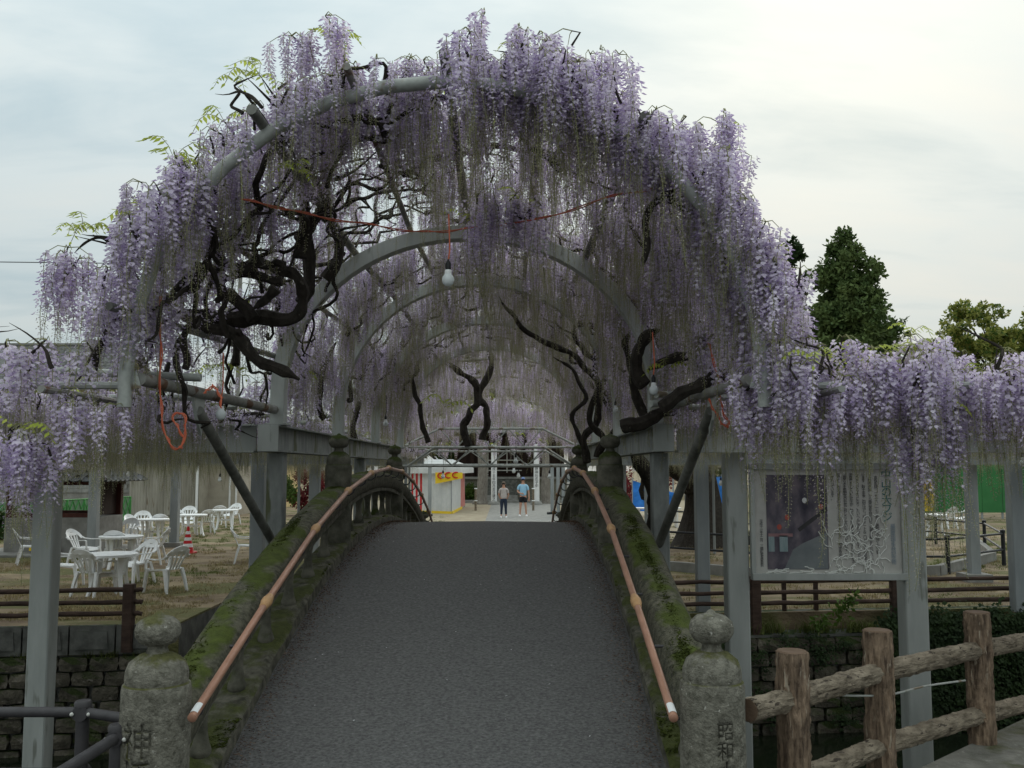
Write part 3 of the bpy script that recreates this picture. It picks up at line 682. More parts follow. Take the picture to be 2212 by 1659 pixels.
# ---- vine on the tunnel
def tsurf(th, y, off):     # th: 0 at one foot, 180 at the other
    t = R(180 - th); f = min(max((y - 6) / 3, 0), 1); a = 2.02 - .18 * f + off; zt = 4.74 + off; zs = 2.72
    return Vector((XC + a * math.cos(t), y, zs + (zt - zs) * max(math.sin(t), -.1)))
tv = thing('wisteria_vine', 'old wisteria in lilac bloom trained over the steel tunnel of the footbridge', 'wisteria', (1.9, 13.5, 0))
cl = []
for i in range(4300):
    y = 5.75 + 14.6 * WR.random() ** 1.05
    th = WR.uniform(8, 172)
    g = mnoise.noise(Vector((th * .045, y * .8, 5))); front = y < 7.3
    if front:
        den = .22 if 28 < th < 93 else (.25 if th <= 28 else .5)
    else: den = .8 if th < 90 else 1.0
    if front and 28 < th < 92: y = max(y, 6.2)
    if th < 80 and y < 10 and WR.random() < .6: continue
    if WR.random() > den * (.72 + .75 * g): continue
    off = .02 + abs(WR.gauss(0, .06)) + max(0, g) * .14
    side = th < 38 or th > 142
    if side: w, s = (.75, .5, .15) if front else (.35, .6, .5), WR.uniform(.7, 1.0)
    elif front: w, s = ((.8, .7, .35) if th > 95 else (.35, .7, .6)), WR.uniform(.75, 1.08)
    else: w, s = (.30, .6, .75), WR.uniform(.55, .9)
    cl.append((tsurf(th, y, off), w, s, .10))
for i in range(150):       # the thick lilac crest over the front edge
    th = WR.choice((WR.uniform(93, 165), WR.uniform(93, 165), WR.uniform(93, 165), WR.uniform(56, 86), WR.uniform(10, 44))); y = WR.uniform(5.6, 6.5) if not 40 < th < 92 else WR.uniform(6.2, 7.2)
    cl.append((tsurf(th, y, WR.uniform(.0, .16)), (1, .35, .05), WR.uniform(.7, 1.0), .12))
for i in range(75):        # looser blossom rising behind the bare pipe
    th = WR.uniform(30, 86); cl.append((tsurf(th, WR.uniform(6.15, 7.3), WR.uniform(.10, .34)), (.8, .7, .3), WR.uniform(.6, .9), .08))
for i in range(12): cl.append((tsurf(WR.uniform(24, 84), WR.uniform(5.84, 5.9), WR.uniform(.0, .10)), (.5, 1, .3), WR.uniform(.6, .9), .05))
for i in range(150):       # outer flanks
    th = WR.choice((WR.uniform(2, 50), WR.uniform(128, 178), WR.uniform(128, 178), WR.uniform(128, 178))); y = WR.uniform(5.7, 11)
    cl.append((tsurf(th, y, WR.uniform(.02, .26)), (1, .7, .2), WR.uniform(.7, 1.0), .12))
for (px, py, d, n, sp) in ((1065, 450, 7.6, 7, .16), (1130, 455, 7.5, 6, .14), (1040, 480, 8.0, 5, .15), (1450, 275, 6.1, 7, .28), (1530, 310, 6.1, 8, .30), (165, 565, 6.0, 4, .10), (155, 600, 6.05, 3, .10), (720, 95, 6.1, 4, .2), (1160, 100, 6.2, 7, .3), (1090, 120, 6.2, 7, .3), (1250, 165, 6.2, 6, .25), (640, 640, 8.4, 4, .15), (1670, 690, 6.2, 8, .2), (1700, 770, 6.3, 8, .2)):
    for i in range(n):
        p = P(px, py, d) + Vector((WR.uniform(-sp, sp), WR.uniform(-sp, sp), WR.uniform(-.08, .08))); cl.append((p, (1, .6, .05), WR.uniform(.75, 1.05), .06))
NT = emit(tv, cl, None, 300, .035)
bs = 0
# main stems climbing out of the beams and along the arches
for k, (pts, d, r0, r1) in enumerate((
    ([(1270, 1000), (1262, 960), (1290, 900), (1287, 830), (1262, 782), (1210, 752), (1150, 722), (1112, 690), (1080, 640)], 13.2, .055, .03),
    ([(1298, 985), (1300, 950), (1272, 905), (1285, 850), (1312, 800), (1300, 730), (1318, 660), (1345, 600)], 12.6, .05, .025),
    ([(1310, 960), (1335, 900), (1318, 860), (1290, 820), (1282, 740), (1268, 650)], 12.9, .045, .025),
    ([(1262, 960), (1240, 900), (1262, 860), (1230, 800), (1195, 770)], 13.6, .04, .02),
    ([(1400, 905), (1372, 830), (1352, 760), (1362, 705)], 9.2, .05, .03),
    ([(1335, 930), (1400, 908), (1460, 880), (1525, 868)], 8.6, .07, .05),
    ([(1430, 880), (1500, 835), (1560, 800), (1600, 830), (1660, 800)], 7.2, .06, .035),
    ([(1400, 830), (1375, 790), (1390, 740), (1430, 720)], 8.4, .06, .05),
    ([(1540, 800), (1500, 760), (1450, 770), (1400, 800)], 7.8, .05, .035),
    ([(1460, 405), (1400, 450), (1395, 520), (1400, 560)], 6.2, .028, .02),
    ([(1440, 430), (1530, 480), (1570, 520)], 6.2, .025, .014),
    ([(430, 690), (500, 690), (560, 688), (640, 690), (655, 660), (640, 600), (600, 590), (560, 555)], 7.4, .075, .035),
    ([(560, 690), (500, 640), (440, 560), (410, 470), (380, 430)], 7.3, .05, .025),
    ([(655, 660), (660, 560), (690, 470), (715, 380), (735, 300), (760, 240)], 7.6, .06, .03),
    ([(640, 560), (660, 480), (655, 420), (610, 360), (580, 320)], 7.4, .05, .028),
    ([(700, 600), (730, 520), (700, 430), (640, 340)], 8.0, .045, .03),
    ([(560, 555), (520, 580), (470, 540), (420, 520), (330, 530), (290, 545)], 6.9, .04, .014),
    ([(610, 605), (560, 590), (505, 600), (470, 620)], 7.1, .04, .02),
    ([(600, 620), (570, 640), (540, 660)], 7.0, .04, .02),
    ([(620, 575), (580, 560), (545, 570)], 7.0, .03, .015),
    ([(290, 560), (245, 540), (215, 510), (190, 520), (165, 548)], 6.1, .016, .007),
    ([(290, 640), (240, 690), (215, 760), (205, 800)], 6.0, .034, .022),
    ([(330, 640), (420, 690), (520, 745), (600, 800), (650, 820)], 7.2, .05, .04),
    ([(1010, 960), (1000, 920), (1030, 870), (1020, 820), (985, 800), (955, 770), (958, 720)], 20, .09, .05),
    ([(1040, 950), (1055, 900), (1035, 850), (1060, 790), (1045, 740), (1010, 735), (985, 790)], 20.4, .08, .04),
    ([(925, 960), (905, 870), (880, 800), (860, 770)], 17, .05, .03),
    ([(770, 960), (765, 900), (780, 840), (760, 780), (790, 730)], 14, .05, .03),
    ([(700, 905), (690, 850), (700, 790), (720, 740)], 11, .04, .03))):
    add_branch(tv, pxpath(pts, d), r0, r1, .07, k * 3.1)
for k in range(46):        # lesser stems wandering over the frame
    y = WR.uniform(5.9, 18); th = WR.choice((WR.uniform(5, 40), WR.uniform(140, 175), WR.uniform(60, 120))); pts = []; dt = WR.uniform(6, 13) * (1 if th < 90 else -1); dy = WR.uniform(-.28, .28)
    for j in range(7):
        pts.append(tsurf(th, min(max(y, 6.25), 20), WR.uniform(-.12, .03))); th += dt * WR.uniform(.4, 1.4); y += dy + WR.uniform(-.2, .2)
    add_branch(tv, pts, WR.uniform(.018, .036), .010, .13, k * 1.7, n=5, sides=6)
for k in range(60):        # tangle of thin knotted shoots on the thin-flowered flank
    y = WR.uniform(6.1, 9.5); th = WR.uniform(4, 80); pts = []; a = WR.uniform(0, 6.28); off = WR.uniform(-.25, .12)
    for j in range(6):
        pts.append(tsurf(th, max(y, 6.0), off + WR.uniform(-.06, .06))); a += WR.uniform(-.9, .9); th += math.cos(a) * 7; y += math.sin(a) * .22
    add_branch(tv, pts, WR.uniform(.010, .024), .006, .12, k * 2.3 + 50, n=4, sides=5)
for k in range(18):        # knotty shoots poking above the crest
    th = WR.uniform(20, 160); p = tsurf(th, WR.uniform(5.8, 8), .05); n = Vector((p.x - XC, 0, p.z - 2.9)).normalized()
    add_branch(tv, [p, p + n * .09 + Vector((WR.uniform(-.05, .05), 0, 0)), p + n * .15 + Vector((WR.uniform(-.12, .12), WR.uniform(-.1, .1), .02)), p + n * .20 + Vector((WR.uniform(-.18, .18), 0, .02))], .014, .005, .05, k, n=5, sides=5)
# trunk of the tunnel vine rising beside the bridge
add_branch(tv, [(1.85, 13.4, -.1), (1.8, 13.4, .8), (1.95, 13.2, 1.6), (1.75, 13.1, 2.3), (1.5, 13.0, 2.8)], .15, .10, .1, 5, 'trunk', 6, 10)
# specific young leaf sprays against the sky
def leafs(parent, lst, d):
    for (px, py, s) in lst:
        p = P(px, py, d); o = obj('leaf_spray', LEAF[WR.randrange(4)], parent); o.location = p; o.rotation_euler = (WR.uniform(-.3, .3), WR.uniform(-.3, .3), WR.uniform(0, 6)); o.scale = (s,) * 3
        if d == 6.0 and s > .65:
            v = Vector((p.x - XC, 0, max(p.z - 2.72, .02))); th = 180 - math.degrees(math.atan2(v.z, v.x)); b_ = tsurf(min(max(th, 3), 177), 6.25, .0)
            add_branch(parent, [b_, b_.lerp(p, .5) + Vector((WR.uniform(-.05, .05), 0, WR.uniform(-.02, .06))), p - Vector((0, 0, .01))], .012, .006, .04, px, n=6, sides=5)
leafs(tv, [(530, 165, 1.0), (560, 165, .9), (510, 180, .8), (375, 340, 1.1), (372, 360, .9), (180, 500, 1.0), (165, 505, .8), (205, 500, .7), (720, 95, .8), (735, 92, .7), (300, 475, 1.0), (340, 480, .9), (640, 370, .7), (620, 365, .6), (1575, 275, .5), (1640, 555, .9), (1600, 560, .8)], 6.0)
leafs(tv, [(470, 800, 1.0), (520, 800, .8), (450, 810, .8), (960, 880, 1), (1440, 800, .9), (1000, 470, .7)], 7.5)
# ---- vines on the flat trellises
def flat_vine(s, label, n_near, n_far, trunk, seed):
    t = thing('wisteria_vine', label, 'wisteria', (trunk[0], trunk[1], 0)); cl = []; r = random.Random(seed); x0 = XC + s * 1.95
    for i in range(n_near):
        y = r.uniform(5.7 if s > 0 else 6.1, 9.3); x = x0 + s * r.uniform(0, 6.2)
        g = mnoise.noise(Vector((x * .9, y * .9, seed)))
        if r.random() > (.62 + (1.1 if s < 0 else .8) * g) * (1 if s > 0 else .8): continue
        z = 2.72 + abs(r.gauss(0, .08)) + max(0, g) * .16
        cl.append((Vector((x, y, z)), (.9, .3, .12) if s > 0 else (.55, .6, .5), r.uniform(.66, .92) * (1 if s > 0 else .66), .12))
    for i in range(n_far):
        y = (9 if s < 0 else 10.2) + 18.5 * r.random() ** 1.1; x = x0 + s * (r.uniform(0, 3 + .42 * y))
        cl.append((Vector((x, y, 2.66 + abs(r.gauss(0, .08)))), (.12, .5, 1.0), r.uniform(.55, .78) * (1 if s < 0 else .82), .08))
    if s > 0:
        for i in range(260):
            x = x0 + s * (r.uniform(0, 1) ** 1.0) * 5; cl.append((Vector((x, r.uniform(5.7, 6.9), 2.68 + r.uniform(0, .22))), (1, .35, .04), r.uniform(.7, .98), .12))
        for (px, py) in ((1990, 880), (2010, 900), (2030, 890), (1980, 930), (1660, 880), (1730, 890)):
            for j in range(3 if px > 1900 else 1): cl.append((P(px + r.uniform(-25, 25), py, 6.1), (.5, 1, .1), 1.0, .03))
    else:
        for i in range(620):
            x = x0 - r.uniform(.1, 4.6); y = r.uniform(6.6, 9.6); cl.append((Vector((x, y, 2.66 + r.uniform(0, .1))), (.12, .5, 1), r.uniform(.5, .75), .06))
        for (px, py) in ((20, 960), (50, 945), (75, 950), (100, 960), (30, 930), (255, 880), (80, 740), (140, 760), (20, 740), (120, 850), (60, 790), (170, 880)):
            for j in range(2 if px < 110 and py > 900 else 1): cl.append((P(px + r.uniform(-25, 25), py, 5.9), (.9, .8, .1), .85, .04))
    emit(t, cl, None, 300, .05 if s > 0 else .03, .8, 1.1)
    for k in range(26):
        x = x0 + s * r.uniform(0, 5); y = r.uniform(5.8, 14); a = r.uniform(0, 6.28); pts = []
        for j in range(6):
            pts.append(Vector((x, max(y, 6.0), 2.68 + r.uniform(-.04, .06)))); a += r.uniform(-.7, .7); x += math.cos(a) * .45; y += math.sin(a) * .45; x = s * max(s * x, s * x0)
        add_branch(t, pts, r.uniform(.016, .032), .009, .12, k + seed, sides=6)
    for k in range(16):
        x = x0 + s * r.uniform(.2, 5); p = Vector((x, r.uniform(5.7, 6.6), 2.8))
        add_branch(t, [p, p + Vector((r.uniform(-.1, .1), 0, .12)), p + Vector((r.uniform(-.2, .2), 0, .2)), p + Vector((r.uniform(-.3, .3), -.05, .27))], .013, .004, .05, k, n=3, sides=5)
    return t
lv = flat_vine(-1, 'wisteria in sparse bloom on the flat pergola over the white plastic tables', 300, 3400, (-7.5, 21), 21)
rv = flat_vine(1, 'wisteria in thick bloom on the flat pergola above the notice board', 430, 2900, (5.2, 28), 22)
leafs(rv, [(1765, 780, .9), (1800, 780, 1.0), (1835, 778, 1.0), (1870, 775, .9), (1960, 768, 1.0), (1985, 765, .8), (2000, 775, .7), (1940, 790, .6), (2080, 810, .8), (1680, 850, .8), (1600, 1000, .0001)][:10], 6.3)
# the huge old trunk behind the notice board
def bigtrunk(parent, base, h, r0, seed, lean):
    m = MB(); sec = []
    for i in range(15):
        t = i / 14; z = h * t; c = Vector(base) + Vector((lean[0] * t, lean[1] * t, z - .1)); rr = r0 * (1 + 1.0 * (1 - t) ** 4) * (1 - .35 * t); q = []
        for j in range(20):
            a = 2 * math.pi * j / 20; k = rr * (1 + .30 * mnoise.noise(Vector((math.cos(a) * 1.6 + seed, math.sin(a) * 1.6, z * .55))) + .10 * mnoise.noise(Vector((math.cos(a) * 5, math.sin(a) * 5, z * .8 + seed))))
            q.append(c + Vector((k * math.cos(a), k * math.sin(a), 0)))
        sec.append(q)
    m.sweep(sec); m.build('trunk', 'bark', parent, True)
bigtrunk(rv, (5.55, 27.6, 0), 2.7, .55, 4, (-.25, 0))
add_branch(rv, [(5.4, 27.5, 1.7), (4.6, 27.0, 2.2), (3.9, 26.4, 2.6), (3.0, 25.5, 2.7)], .30, .12, .2, 4, 'limb', 6, 9)
add_branch(rv, [(6.2, 27.4, .25), (7.2, 27.2, .2), (8.2, 27.3, .1)], .22, .12, .15, 8, 'root', 6, 9)
bigtrunk(lv, (-13.2, 23, 0), 2.7, .30, 6, (.3, 0))
# ---- vine behind the tunnel
bv = thing('wisteria_vine', 'further wisteria in bloom beyond the lattice trusses towards the shrine', 'wisteria', (-3.2, 27, 0)); cl = []
for i in range(1900):
    x = WR.uniform(-6.5, 6.5); y = WR.uniform(20.5, 34); z = 2.75 + 2.0 * math.exp(-((x + .4) / 2.6) ** 2) * (1 if y < 30 else .7) + WR.uniform(-.1, .3)
    cl.append((Vector((x, y, z)), (.5, .8, .6), WR.uniform(.8, 1.15), .1))
for i in range(110):       # curtain closing the far mouth
    x = WR.uniform(-3.5, 3.5); cl.append((Vector((x, WR.uniform(31, 35), WR.uniform(2.9, 4.6))), (1, .6, .2), WR.uniform(.9, 1.3), .1))
emit(bv, cl, None, 120, .10, leaf_scale=1.3)
for k in range(26):
    x = WR.uniform(-5, 5); y = WR.uniform(21, 32); pts = []; a = WR.uniform(0, 6.28)
    for j in range(6):
        pts.append(Vector((x, y, 2.75 + 2.0 * math.exp(-((x + .4) / 2.6) ** 2) + WR.uniform(-.1, .1)))); a += WR.uniform(-.7, .7); x += math.cos(a) * .7; y += math.sin(a) * .7
    add_branch(bv, pts, WR.uniform(.03, .06), .015, .2, k, sides=6)
for (x, y) in ((-3.4, 27), (3.5, 25)):
    add_branch(bv, [(x, y, -.05), (x + .1, y, .9), (x - .1, y + .1, 1.8), (x + .15, y, 2.9)], .10, .05, .15, x, 'trunk', 6, 9)
bf = thing('arched_pergola', 'rusty pipe pergola supporting the wisteria beyond the trusses', 'pergola', (-.4, 27, 0))
for y in (21, 25, 29, 33):
    m = MB(); m.tube([(-5.5, y, 2.7)] + [(-.4 + 3.2 * math.cos(t), y, 2.7 + 1.9 * math.sin(t)) for t in [math.pi * (1 - i / 12) for i in range(13)]] + [(5.2, y, 2.7)], .03, 8); m.build('arch', 'galv_rust', bf, True)
    for x in (-5.5, -3.6, 2.9, 5.2):
        m = MB(); m.tube([(x, y, -.05), (x, y, 2.7)], .035, 8); m.build('post', 'steel_dark', bf, True)
# ================================================================== notice board between the two posts
YB = 8.97
def bp(px, py): return P(px, py, YB)
sg = thing('notice_board', 'weathered framed notice board with faded photo and vertical Japanese text between grey posts', 'sign', bp(1785, 1245))
a, b = bp(1632, 1243), bp(1944, 1012); x0, z0, x1, z1 = a.x, a.z, b.x, b.z; wS, hS = x1 - x0, z1 - z0
m = MB(); m.box(((x0 + x1) / 2, YB + .03, (z0 + z1) / 2), (wS, .03, hS)); m.build('panel', 'paper', sg)
for nm, c, s in (('frame_bottom', ((x0 + x1) / 2, YB + .02, z0 - .012), (wS + .06, .10, .06)), ('frame_top', ((x0 + x1) / 2, YB + .02, z1 + .02), (wS + .06, .08, .06)), ('frame_side', (x0 - .014, YB + .02, (z0 + z1) / 2), (.04, .07, hS - .02)), ('frame_side', (x1 + .014, YB + .02, (z0 + z1) / 2), (.04, .07, hS - .02))):
    m = MB(); m.box(c, s); m.build(nm, 'steel_grey', sg, bevel=.004)
def photo_mat():
    mm = bpy.data.materials.new('faded_print'); mm.use_nodes = True; t = mm.node_tree; bs_ = t.nodes['Principled BSDF']; l = t.links.new
    g = t.nodes.new('ShaderNodeNewGeometry'); mp = t.nodes.new('ShaderNodeMapping'); mp.inputs['Scale'].default_value = (9, 1, 5); l(g.outputs['Position'], mp.inputs[0])
    n1 = t.nodes.new('ShaderNodeTexNoise'); n1.inputs['Scale'].default_value = 1; n1.inputs['Detail'].default_value = 7; l(mp.outputs[0], n1.inputs['Vector'])
    r = t.nodes.new('ShaderNodeValToRGB'); l(n1.outputs[0], r.inputs[0]); e = r.color_ramp.elements
    e[0].position = .30; e[0].color = (.045, .04, .06, 1); e[1].position = .72; e[1].color = (.27, .22, .24, 1); q = e.new(.5); q.color = (.12, .105, .13, 1)
    l(r.outputs[0], bs_.inputs['Base Color']); bs_.inputs['Roughness'].default_value = .75; MAT['faded_print'] = mm
photo_mat(); mat('faded_grey', (.17, .19, .20), (.25, .27, .27), 4, .8); mat('faded_teal', (.24, .33, .34), (.36, .42, .43), 30, .8, stretch=(1, 1, .2)); mat('faded_pink', (.30, .17, .18), (.36, .22, .22), 12, .8)
def sp(u, v): return Vector((x0 + wS * u, YB + .0125, z0 + hS * v))    # u,v in the board
def patch(u0, v0, u1, v1, nm, mt, dy): m = MB(); a_, b_ = sp(u0, v0), sp(u1, v1); m.quad((a_.x, a_.y - dy, a_.z), (b_.x, a_.y - dy, a_.z), (b_.x, a_.y - dy, b_.z), (a_.x, a_.y - dy, b_.z)); return m.build(nm, mt, sg, fixn=False)
ph = patch(.085, .055, .50, .94, 'photo_print', 'faded_print', .002)
m = MB(); m.add([sp(.20, .06) + Vector((0, -.004, 0)), sp(.495, .06) + Vector((0, -.004, 0)), sp(.495, .40) + Vector((0, -.004, 0)), sp(.33, .30) + Vector((0, -.004, 0)), sp(.26, .24) + Vector((0, -.004, 0))], [(0, 1, 2, 3, 4)]); m.build('printed_area', 'faded_grey', sg, fixn=False)
patch(.095, .22, .135, .36, 'printed_area', 'faded_teal', .004); patch(.17, .22, .225, .37, 'printed_area', 'faded_teal', .004); patch(.095, .36, .26, .39, 'printed_area', 'faded_pink', .004)
m = MB(); m.bar(sp(.30, .42) + Vector((0, -.004, 0)), sp(.495, .62) + Vector((0, -.004, 0)), .001, .035, up=(0, 0, 1)); m.build('printed_area', 'iron_dark', sg)
for (u, v, mt) in ((.345, .70, 'white'), (.455, .64, 'ink_red'), (.225, .54, 'ink_red'), (.17, .45, 'ink_red')):
    m = MB(); c = sp(u, v) + Vector((0, -.005, 0)); m.add([c + Vector((.022 * math.cos(t), 0, .026 * math.sin(t))) for t in [2 * math.pi * i / 12 for i in range(12)]], [tuple(range(12))]); m.build('printed_area', mt, sg, fixn=False)
def column(txt, u, vtop, size, mt, sp_=1.0):
    me = text_mesh(txt, size, True, 0, sp_); me.materials.clear(); me.materials.append(MAT[mt]); o = obj('lettering', me, sg); c = sp(u, vtop)
    o.location = c + Vector((0, -.005, 0)); o.rotation_euler = (R(90), 0, 0); return o
column('中山の大フジ', .905, .985, .10, 'ink_green', .78)
column('福岡県指定天然記念物', .94, .48, .047, 'ink_blue', .78)
body = ['　享保年間（一七一六～一七三五）、通称万さんが上方、野', '（大阪府東部）から藤の実を持ち帰り、自宅に植えたと伝えられ', 'います。数十年後、四尺ほど（約一メートル二〇センチ）の見事', 'な花をつけるようになり、たいへんにぎわっていました。しかし、', '酒盛りをしていた武士が、酔って刀を抜き乱暴を働いたため、万さ', 'は藤の木を熊野宮の社前に移したと言い伝えられています。', '現在も、地元保存会のみなさんの手で手入れされ、春は花見客', 'にぎわっています。']
for i, tx in enumerate(body): column(tx, .835 - i * .0425, .955, .036, 'ink', .76)
column('平成十一年十二月　三橋町教育委員会', .048, .52, .033, 'ink', .76)
r = random.Random(5)
for k in range(64):        # pale snail trails
    u, v = (r.uniform(.52, .92), r.uniform(.03, .45)) if k < 50 else (r.uniform(.03, .55), r.uniform(.01, .045)); pts = []
    ang = r.uniform(0, 6.28) if k < 50 else 0
    for j in range(9):
        pts.append(sp(min(max(u, .01), .99), min(max(v, .01), .6)) + Vector((0, -.006, 0))); ang += r.uniform(-1.0, 1.0); u += math.cos(ang) * .018; v += math.sin(ang) * .03 * (1 if k < 50 else .2)
    m = MB(); w = .0045
    q = catmull(pts, 3); m.tube(q, .0045, 4); m.build('trail', 'trail', sg, fixn=False)

# ================================================================== log-style fence on the kerb
lf_ = thing('log_fence', 'brown log-patterned concrete fence with two rails on the kerb', 'fence', (2.2, 5.5, RZ + .13))
def logtube(m, a, b, r, n=18, seed=0, segs=26, amp=.10):
    n *= 2; segs = int(segs * 2.6)
    a = Vector(a); b = Vector(b); pts = [a.lerp(b, i / segs) for i in range(segs + 1)]; o = len(m.v); m.tube(pts, r, n)
    d = (b - a).normalized()
    for i in range(o, len(m.v)):
        v = Vector(m.v[i]); t = (v - a).dot(d); c = a + d * t; rad = (v - c)
        ang = math.atan2(rad.dot(d.orthogonal()), rad.dot(d.cross(d.orthogonal())))
        w_ = .3 * mnoise.noise(Vector((t * 9, ang, seed))); rd = 1 - abs(mnoise.noise(Vector((math.cos(ang + w_) * 5.5 + seed, math.sin(ang + w_) * 5.5, t * 5)))) * 2
        k = 1 + amp * .5 * mnoise.noise(Vector((math.cos(ang) * 2.6 + seed, math.sin(ang) * 2.6, t * 7))) + amp * .9 * (rd - .6) + amp * .5 * mnoise.noise(Vector((math.cos(ang) * 12, math.sin(ang) * 12 + seed, t * 30)))
        m.v[i] = tuple(c + rad * k)
FP_ = [(1710, 1415, 4.90), (1895, 1370, 5.52), (2110, 1310, 6.20), (2330, 1255, 6.9), (2560, 1200, 7.6)]
tops = [P(*q) for q in FP_]; zt = 1.29
for i, q in enumerate(tops):
    m = MB(); logtube(m, (q.x, q.y, .40), (q.x, q.y, zt), .079, 20, i * 3, 22, .17); m.build('post', 'log', lf_, True)
    m = MB(); m.lathe([(.076, zt), (.070, zt + .006), (.001, zt + .007)], (q.x, q.y, 0), 20); m.build('post_top', 'logend', lf_, True)
d = (tops[2] - tops[0]); d.z = 0; d.normalize()
ends = [Vector((tops[0].x, tops[0].y, 0)) - d * .36] + [Vector((q.x, q.y, 0)) for q in tops]
for zr, rr in ((1.06, .056), (.66, .054)):
    for i in range(len(ends) - 1):
        a_, b_ = ends[i].copy(), ends[i + 1].copy(); a_.z = b_.z = zr
        m = MB(); logtube(m, a_, b_, rr, 16, i * 5 + zr, 24, .16); m.build('rail', 'lograil', lf_, True)
    m = MB(); c = ends[0].copy(); c.z = zr; m.tube([c - d * .003, c + d * .003], rr * .93, 14); m.build('rail_end', 'logend', lf_, True)
m = MB(); m.tube(catmull([P(1612, 1508, 4.85), P(1760, 1500, 5.1), P(1850, 1503, 5.35), P(1925, 1500, 5.6), P(2000, 1482, 5.8), P(2085, 1470, 6.05)], 6), .006, 6)
tag(m.build('wire', 'galv', None, True), 'loose grey cable strung along the log fence', 'wire')
# ================================================================== dark pipe railing on the road edge
mr = thing('pipe_railing', 'dark grey pipe railing with round caps on the road edge', 'railing', (-2.1, 4.9, RZ))
pa = P(180, 1512, 5.0); pb = P(255, 1556, 4.55); za = pa.z
for q in (pa, pb, Vector((pa.x - 2.0, pa.y + .02, 0)), Vector((pb.x - .05, pb.y - 1.6, 0))):
    m = MB(); m.lathe([(.033, RZ - .02), (.033, za - .035), (.043, za - .033), (.043, za - .012), (.036, za - .002), (.001, za)], (q.x, q.y, 0), 16); m.build('post', 'iron_dark', mr, True)
for zr in (za - .06, za - .36):
    m = MB(); m.tube([(pa.x - 4, pa.y + .02, zr), (pa.x, pa.y, zr), (-1.66, 4.76, zr)], .026, 12); m.build('rail', 'iron_dark', mr, True)
    m = MB(); m.tube([(-1.70, 4.60, zr), (pb.x, pb.y, zr), (pb.x - .05, pb.y - 1.6, zr), (pb.x - .1, .5, zr)], .026, 12); m.build('rail', 'iron_dark', mr, True)
for q in (pa, pb):
    for dz in (-.06, -.36):
        m = MB(); m.tube([(q.x, q.y - .040, za + dz), (q.x, q.y + .045, za + dz)], .039, 12); m.build('collar', 'iron_dark', mr, True)
        for sx in (-.035, .05):
            m = MB(); m.lathe([(.001, 0), (.010, .001), (.010, .006), (.006, .011), (.001, .012)], (0, 0, 0), 10); o = m.build('bolt', 'bolt', mr, True); o.location = (q.x + sx, q.y - .045, za + dz); o.rotation_euler = (R(90), 0, 0)
# ================================================================== brown rail fences along the far bank
def rail_fence(label, x0, x1, yf, posts, thin):
    t = thing('rail_fence', label, 'fence', ((x0 + x1) / 2, yf((x0 + x1) / 2), -.3)); r = random.Random(9)
    xs_ = [x0] + sorted(posts) + [x1]
    for zr in (.49, .32, .16):
        for i in range(len(xs_) - 1):
            if xs_[i + 1] - xs_[i] < .05: continue
            m = MB(); a_, b_ = xs_[i], xs_[i + 1]; m.tube([(a_ + (b_ - a_) * k / 6, yf(a_ + (b_ - a_) * k / 6) - .02, zr + r.uniform(-.008, .008)) for k in range(7)], [.034 + r.uniform(-.004, .004) for k in range(7)], 10); m.build('rail', 'brownwood', t, True)
    for x in posts:
        m = MB(); m.box((x, yf(x) - .02, .10), (.155, .13, .94), ch=.02); m.build('post', 'brownwood', t)
        for zr in (.49, .32, .16):
            m = MB(); m.tube([(x, yf(x) - .092, zr), (x, yf(x) - .078, zr)], .016, 8); m.build('bolt', 'brownwood', t, True)
    for x in thin:
        m = MB(); m.box((x, yf(x) + .25, .22), (.06, .06, .5)); m.build('stake', 'brownwood', t)
rail_fence('brown three-rail fence on the bank in front of the white plastic chairs', -9.6, P(318, 1270, 14).x, lambda x: bank(x) - .12, [P(284, 1300, 13.9).x, P(-60, 1300, 13.9).x], [])
rail_fence('brown three-rail fence on the bank behind the notice board', 2.0, 9.5, lambda x: bank(x) - .20, [P(1636, 1290, 14.7).x, P(1945, 1290, 14.9).x], [P(1692, 1290, 15.2).x, P(1763, 1290, 15.2).x])
# black pipe fence round the old trunk
bf_ = thing('pipe_fence', 'low black two-rail pipe fence around the old wisteria trunk', 'fence', (8, 22, 0))
def gp(px, py): return G(px, py, 0)
c4 = [gp(1430, 1215), gp(2049, 1240), gp(2169, 1222), gp(2128, 1189), gp(1980, 1168), gp(1430, 1150)]
nodes = [c4[0], gp(1740, 1240), c4[1], c4[2], c4[3], gp(2022, 1176), gp(1800, 1160), c4[5]]
for q in nodes:
    m = MB(); m.lathe([(.045, -.05), (.045, .74), (.055, .745), (.055, .80), (.02, .82), (.001, .82)], (q.x, q.y, 0), 10); m.build('post', 'iron_black', bf_, True)
for i in range(len(nodes) - 1):
    for zr in (.72, .36):
        m = MB(); m.tube([nodes[i] + Vector((0, 0, zr)), nodes[i + 1] + Vector((0, 0, zr))], .026, 8); m.build('rail', 'iron_black', bf_, True)
kb = thing('planter_edging', 'low stone edging of the bed around the old wisteria trunk', 'edging', (8, 21, 0))
e0 = [gp(1440, 1236), gp(1740, 1262), gp(2040, 1247), gp(2160, 1214), gp(2120, 1180)]
for i in range(len(e0) - 1):
    m = MB(); m.bar(e0[i] + Vector((0, .3, .09)), e0[i + 1] + Vector((0, .3, .09)), .14, .24); m.build('edging_stone', 'concrete', kb)
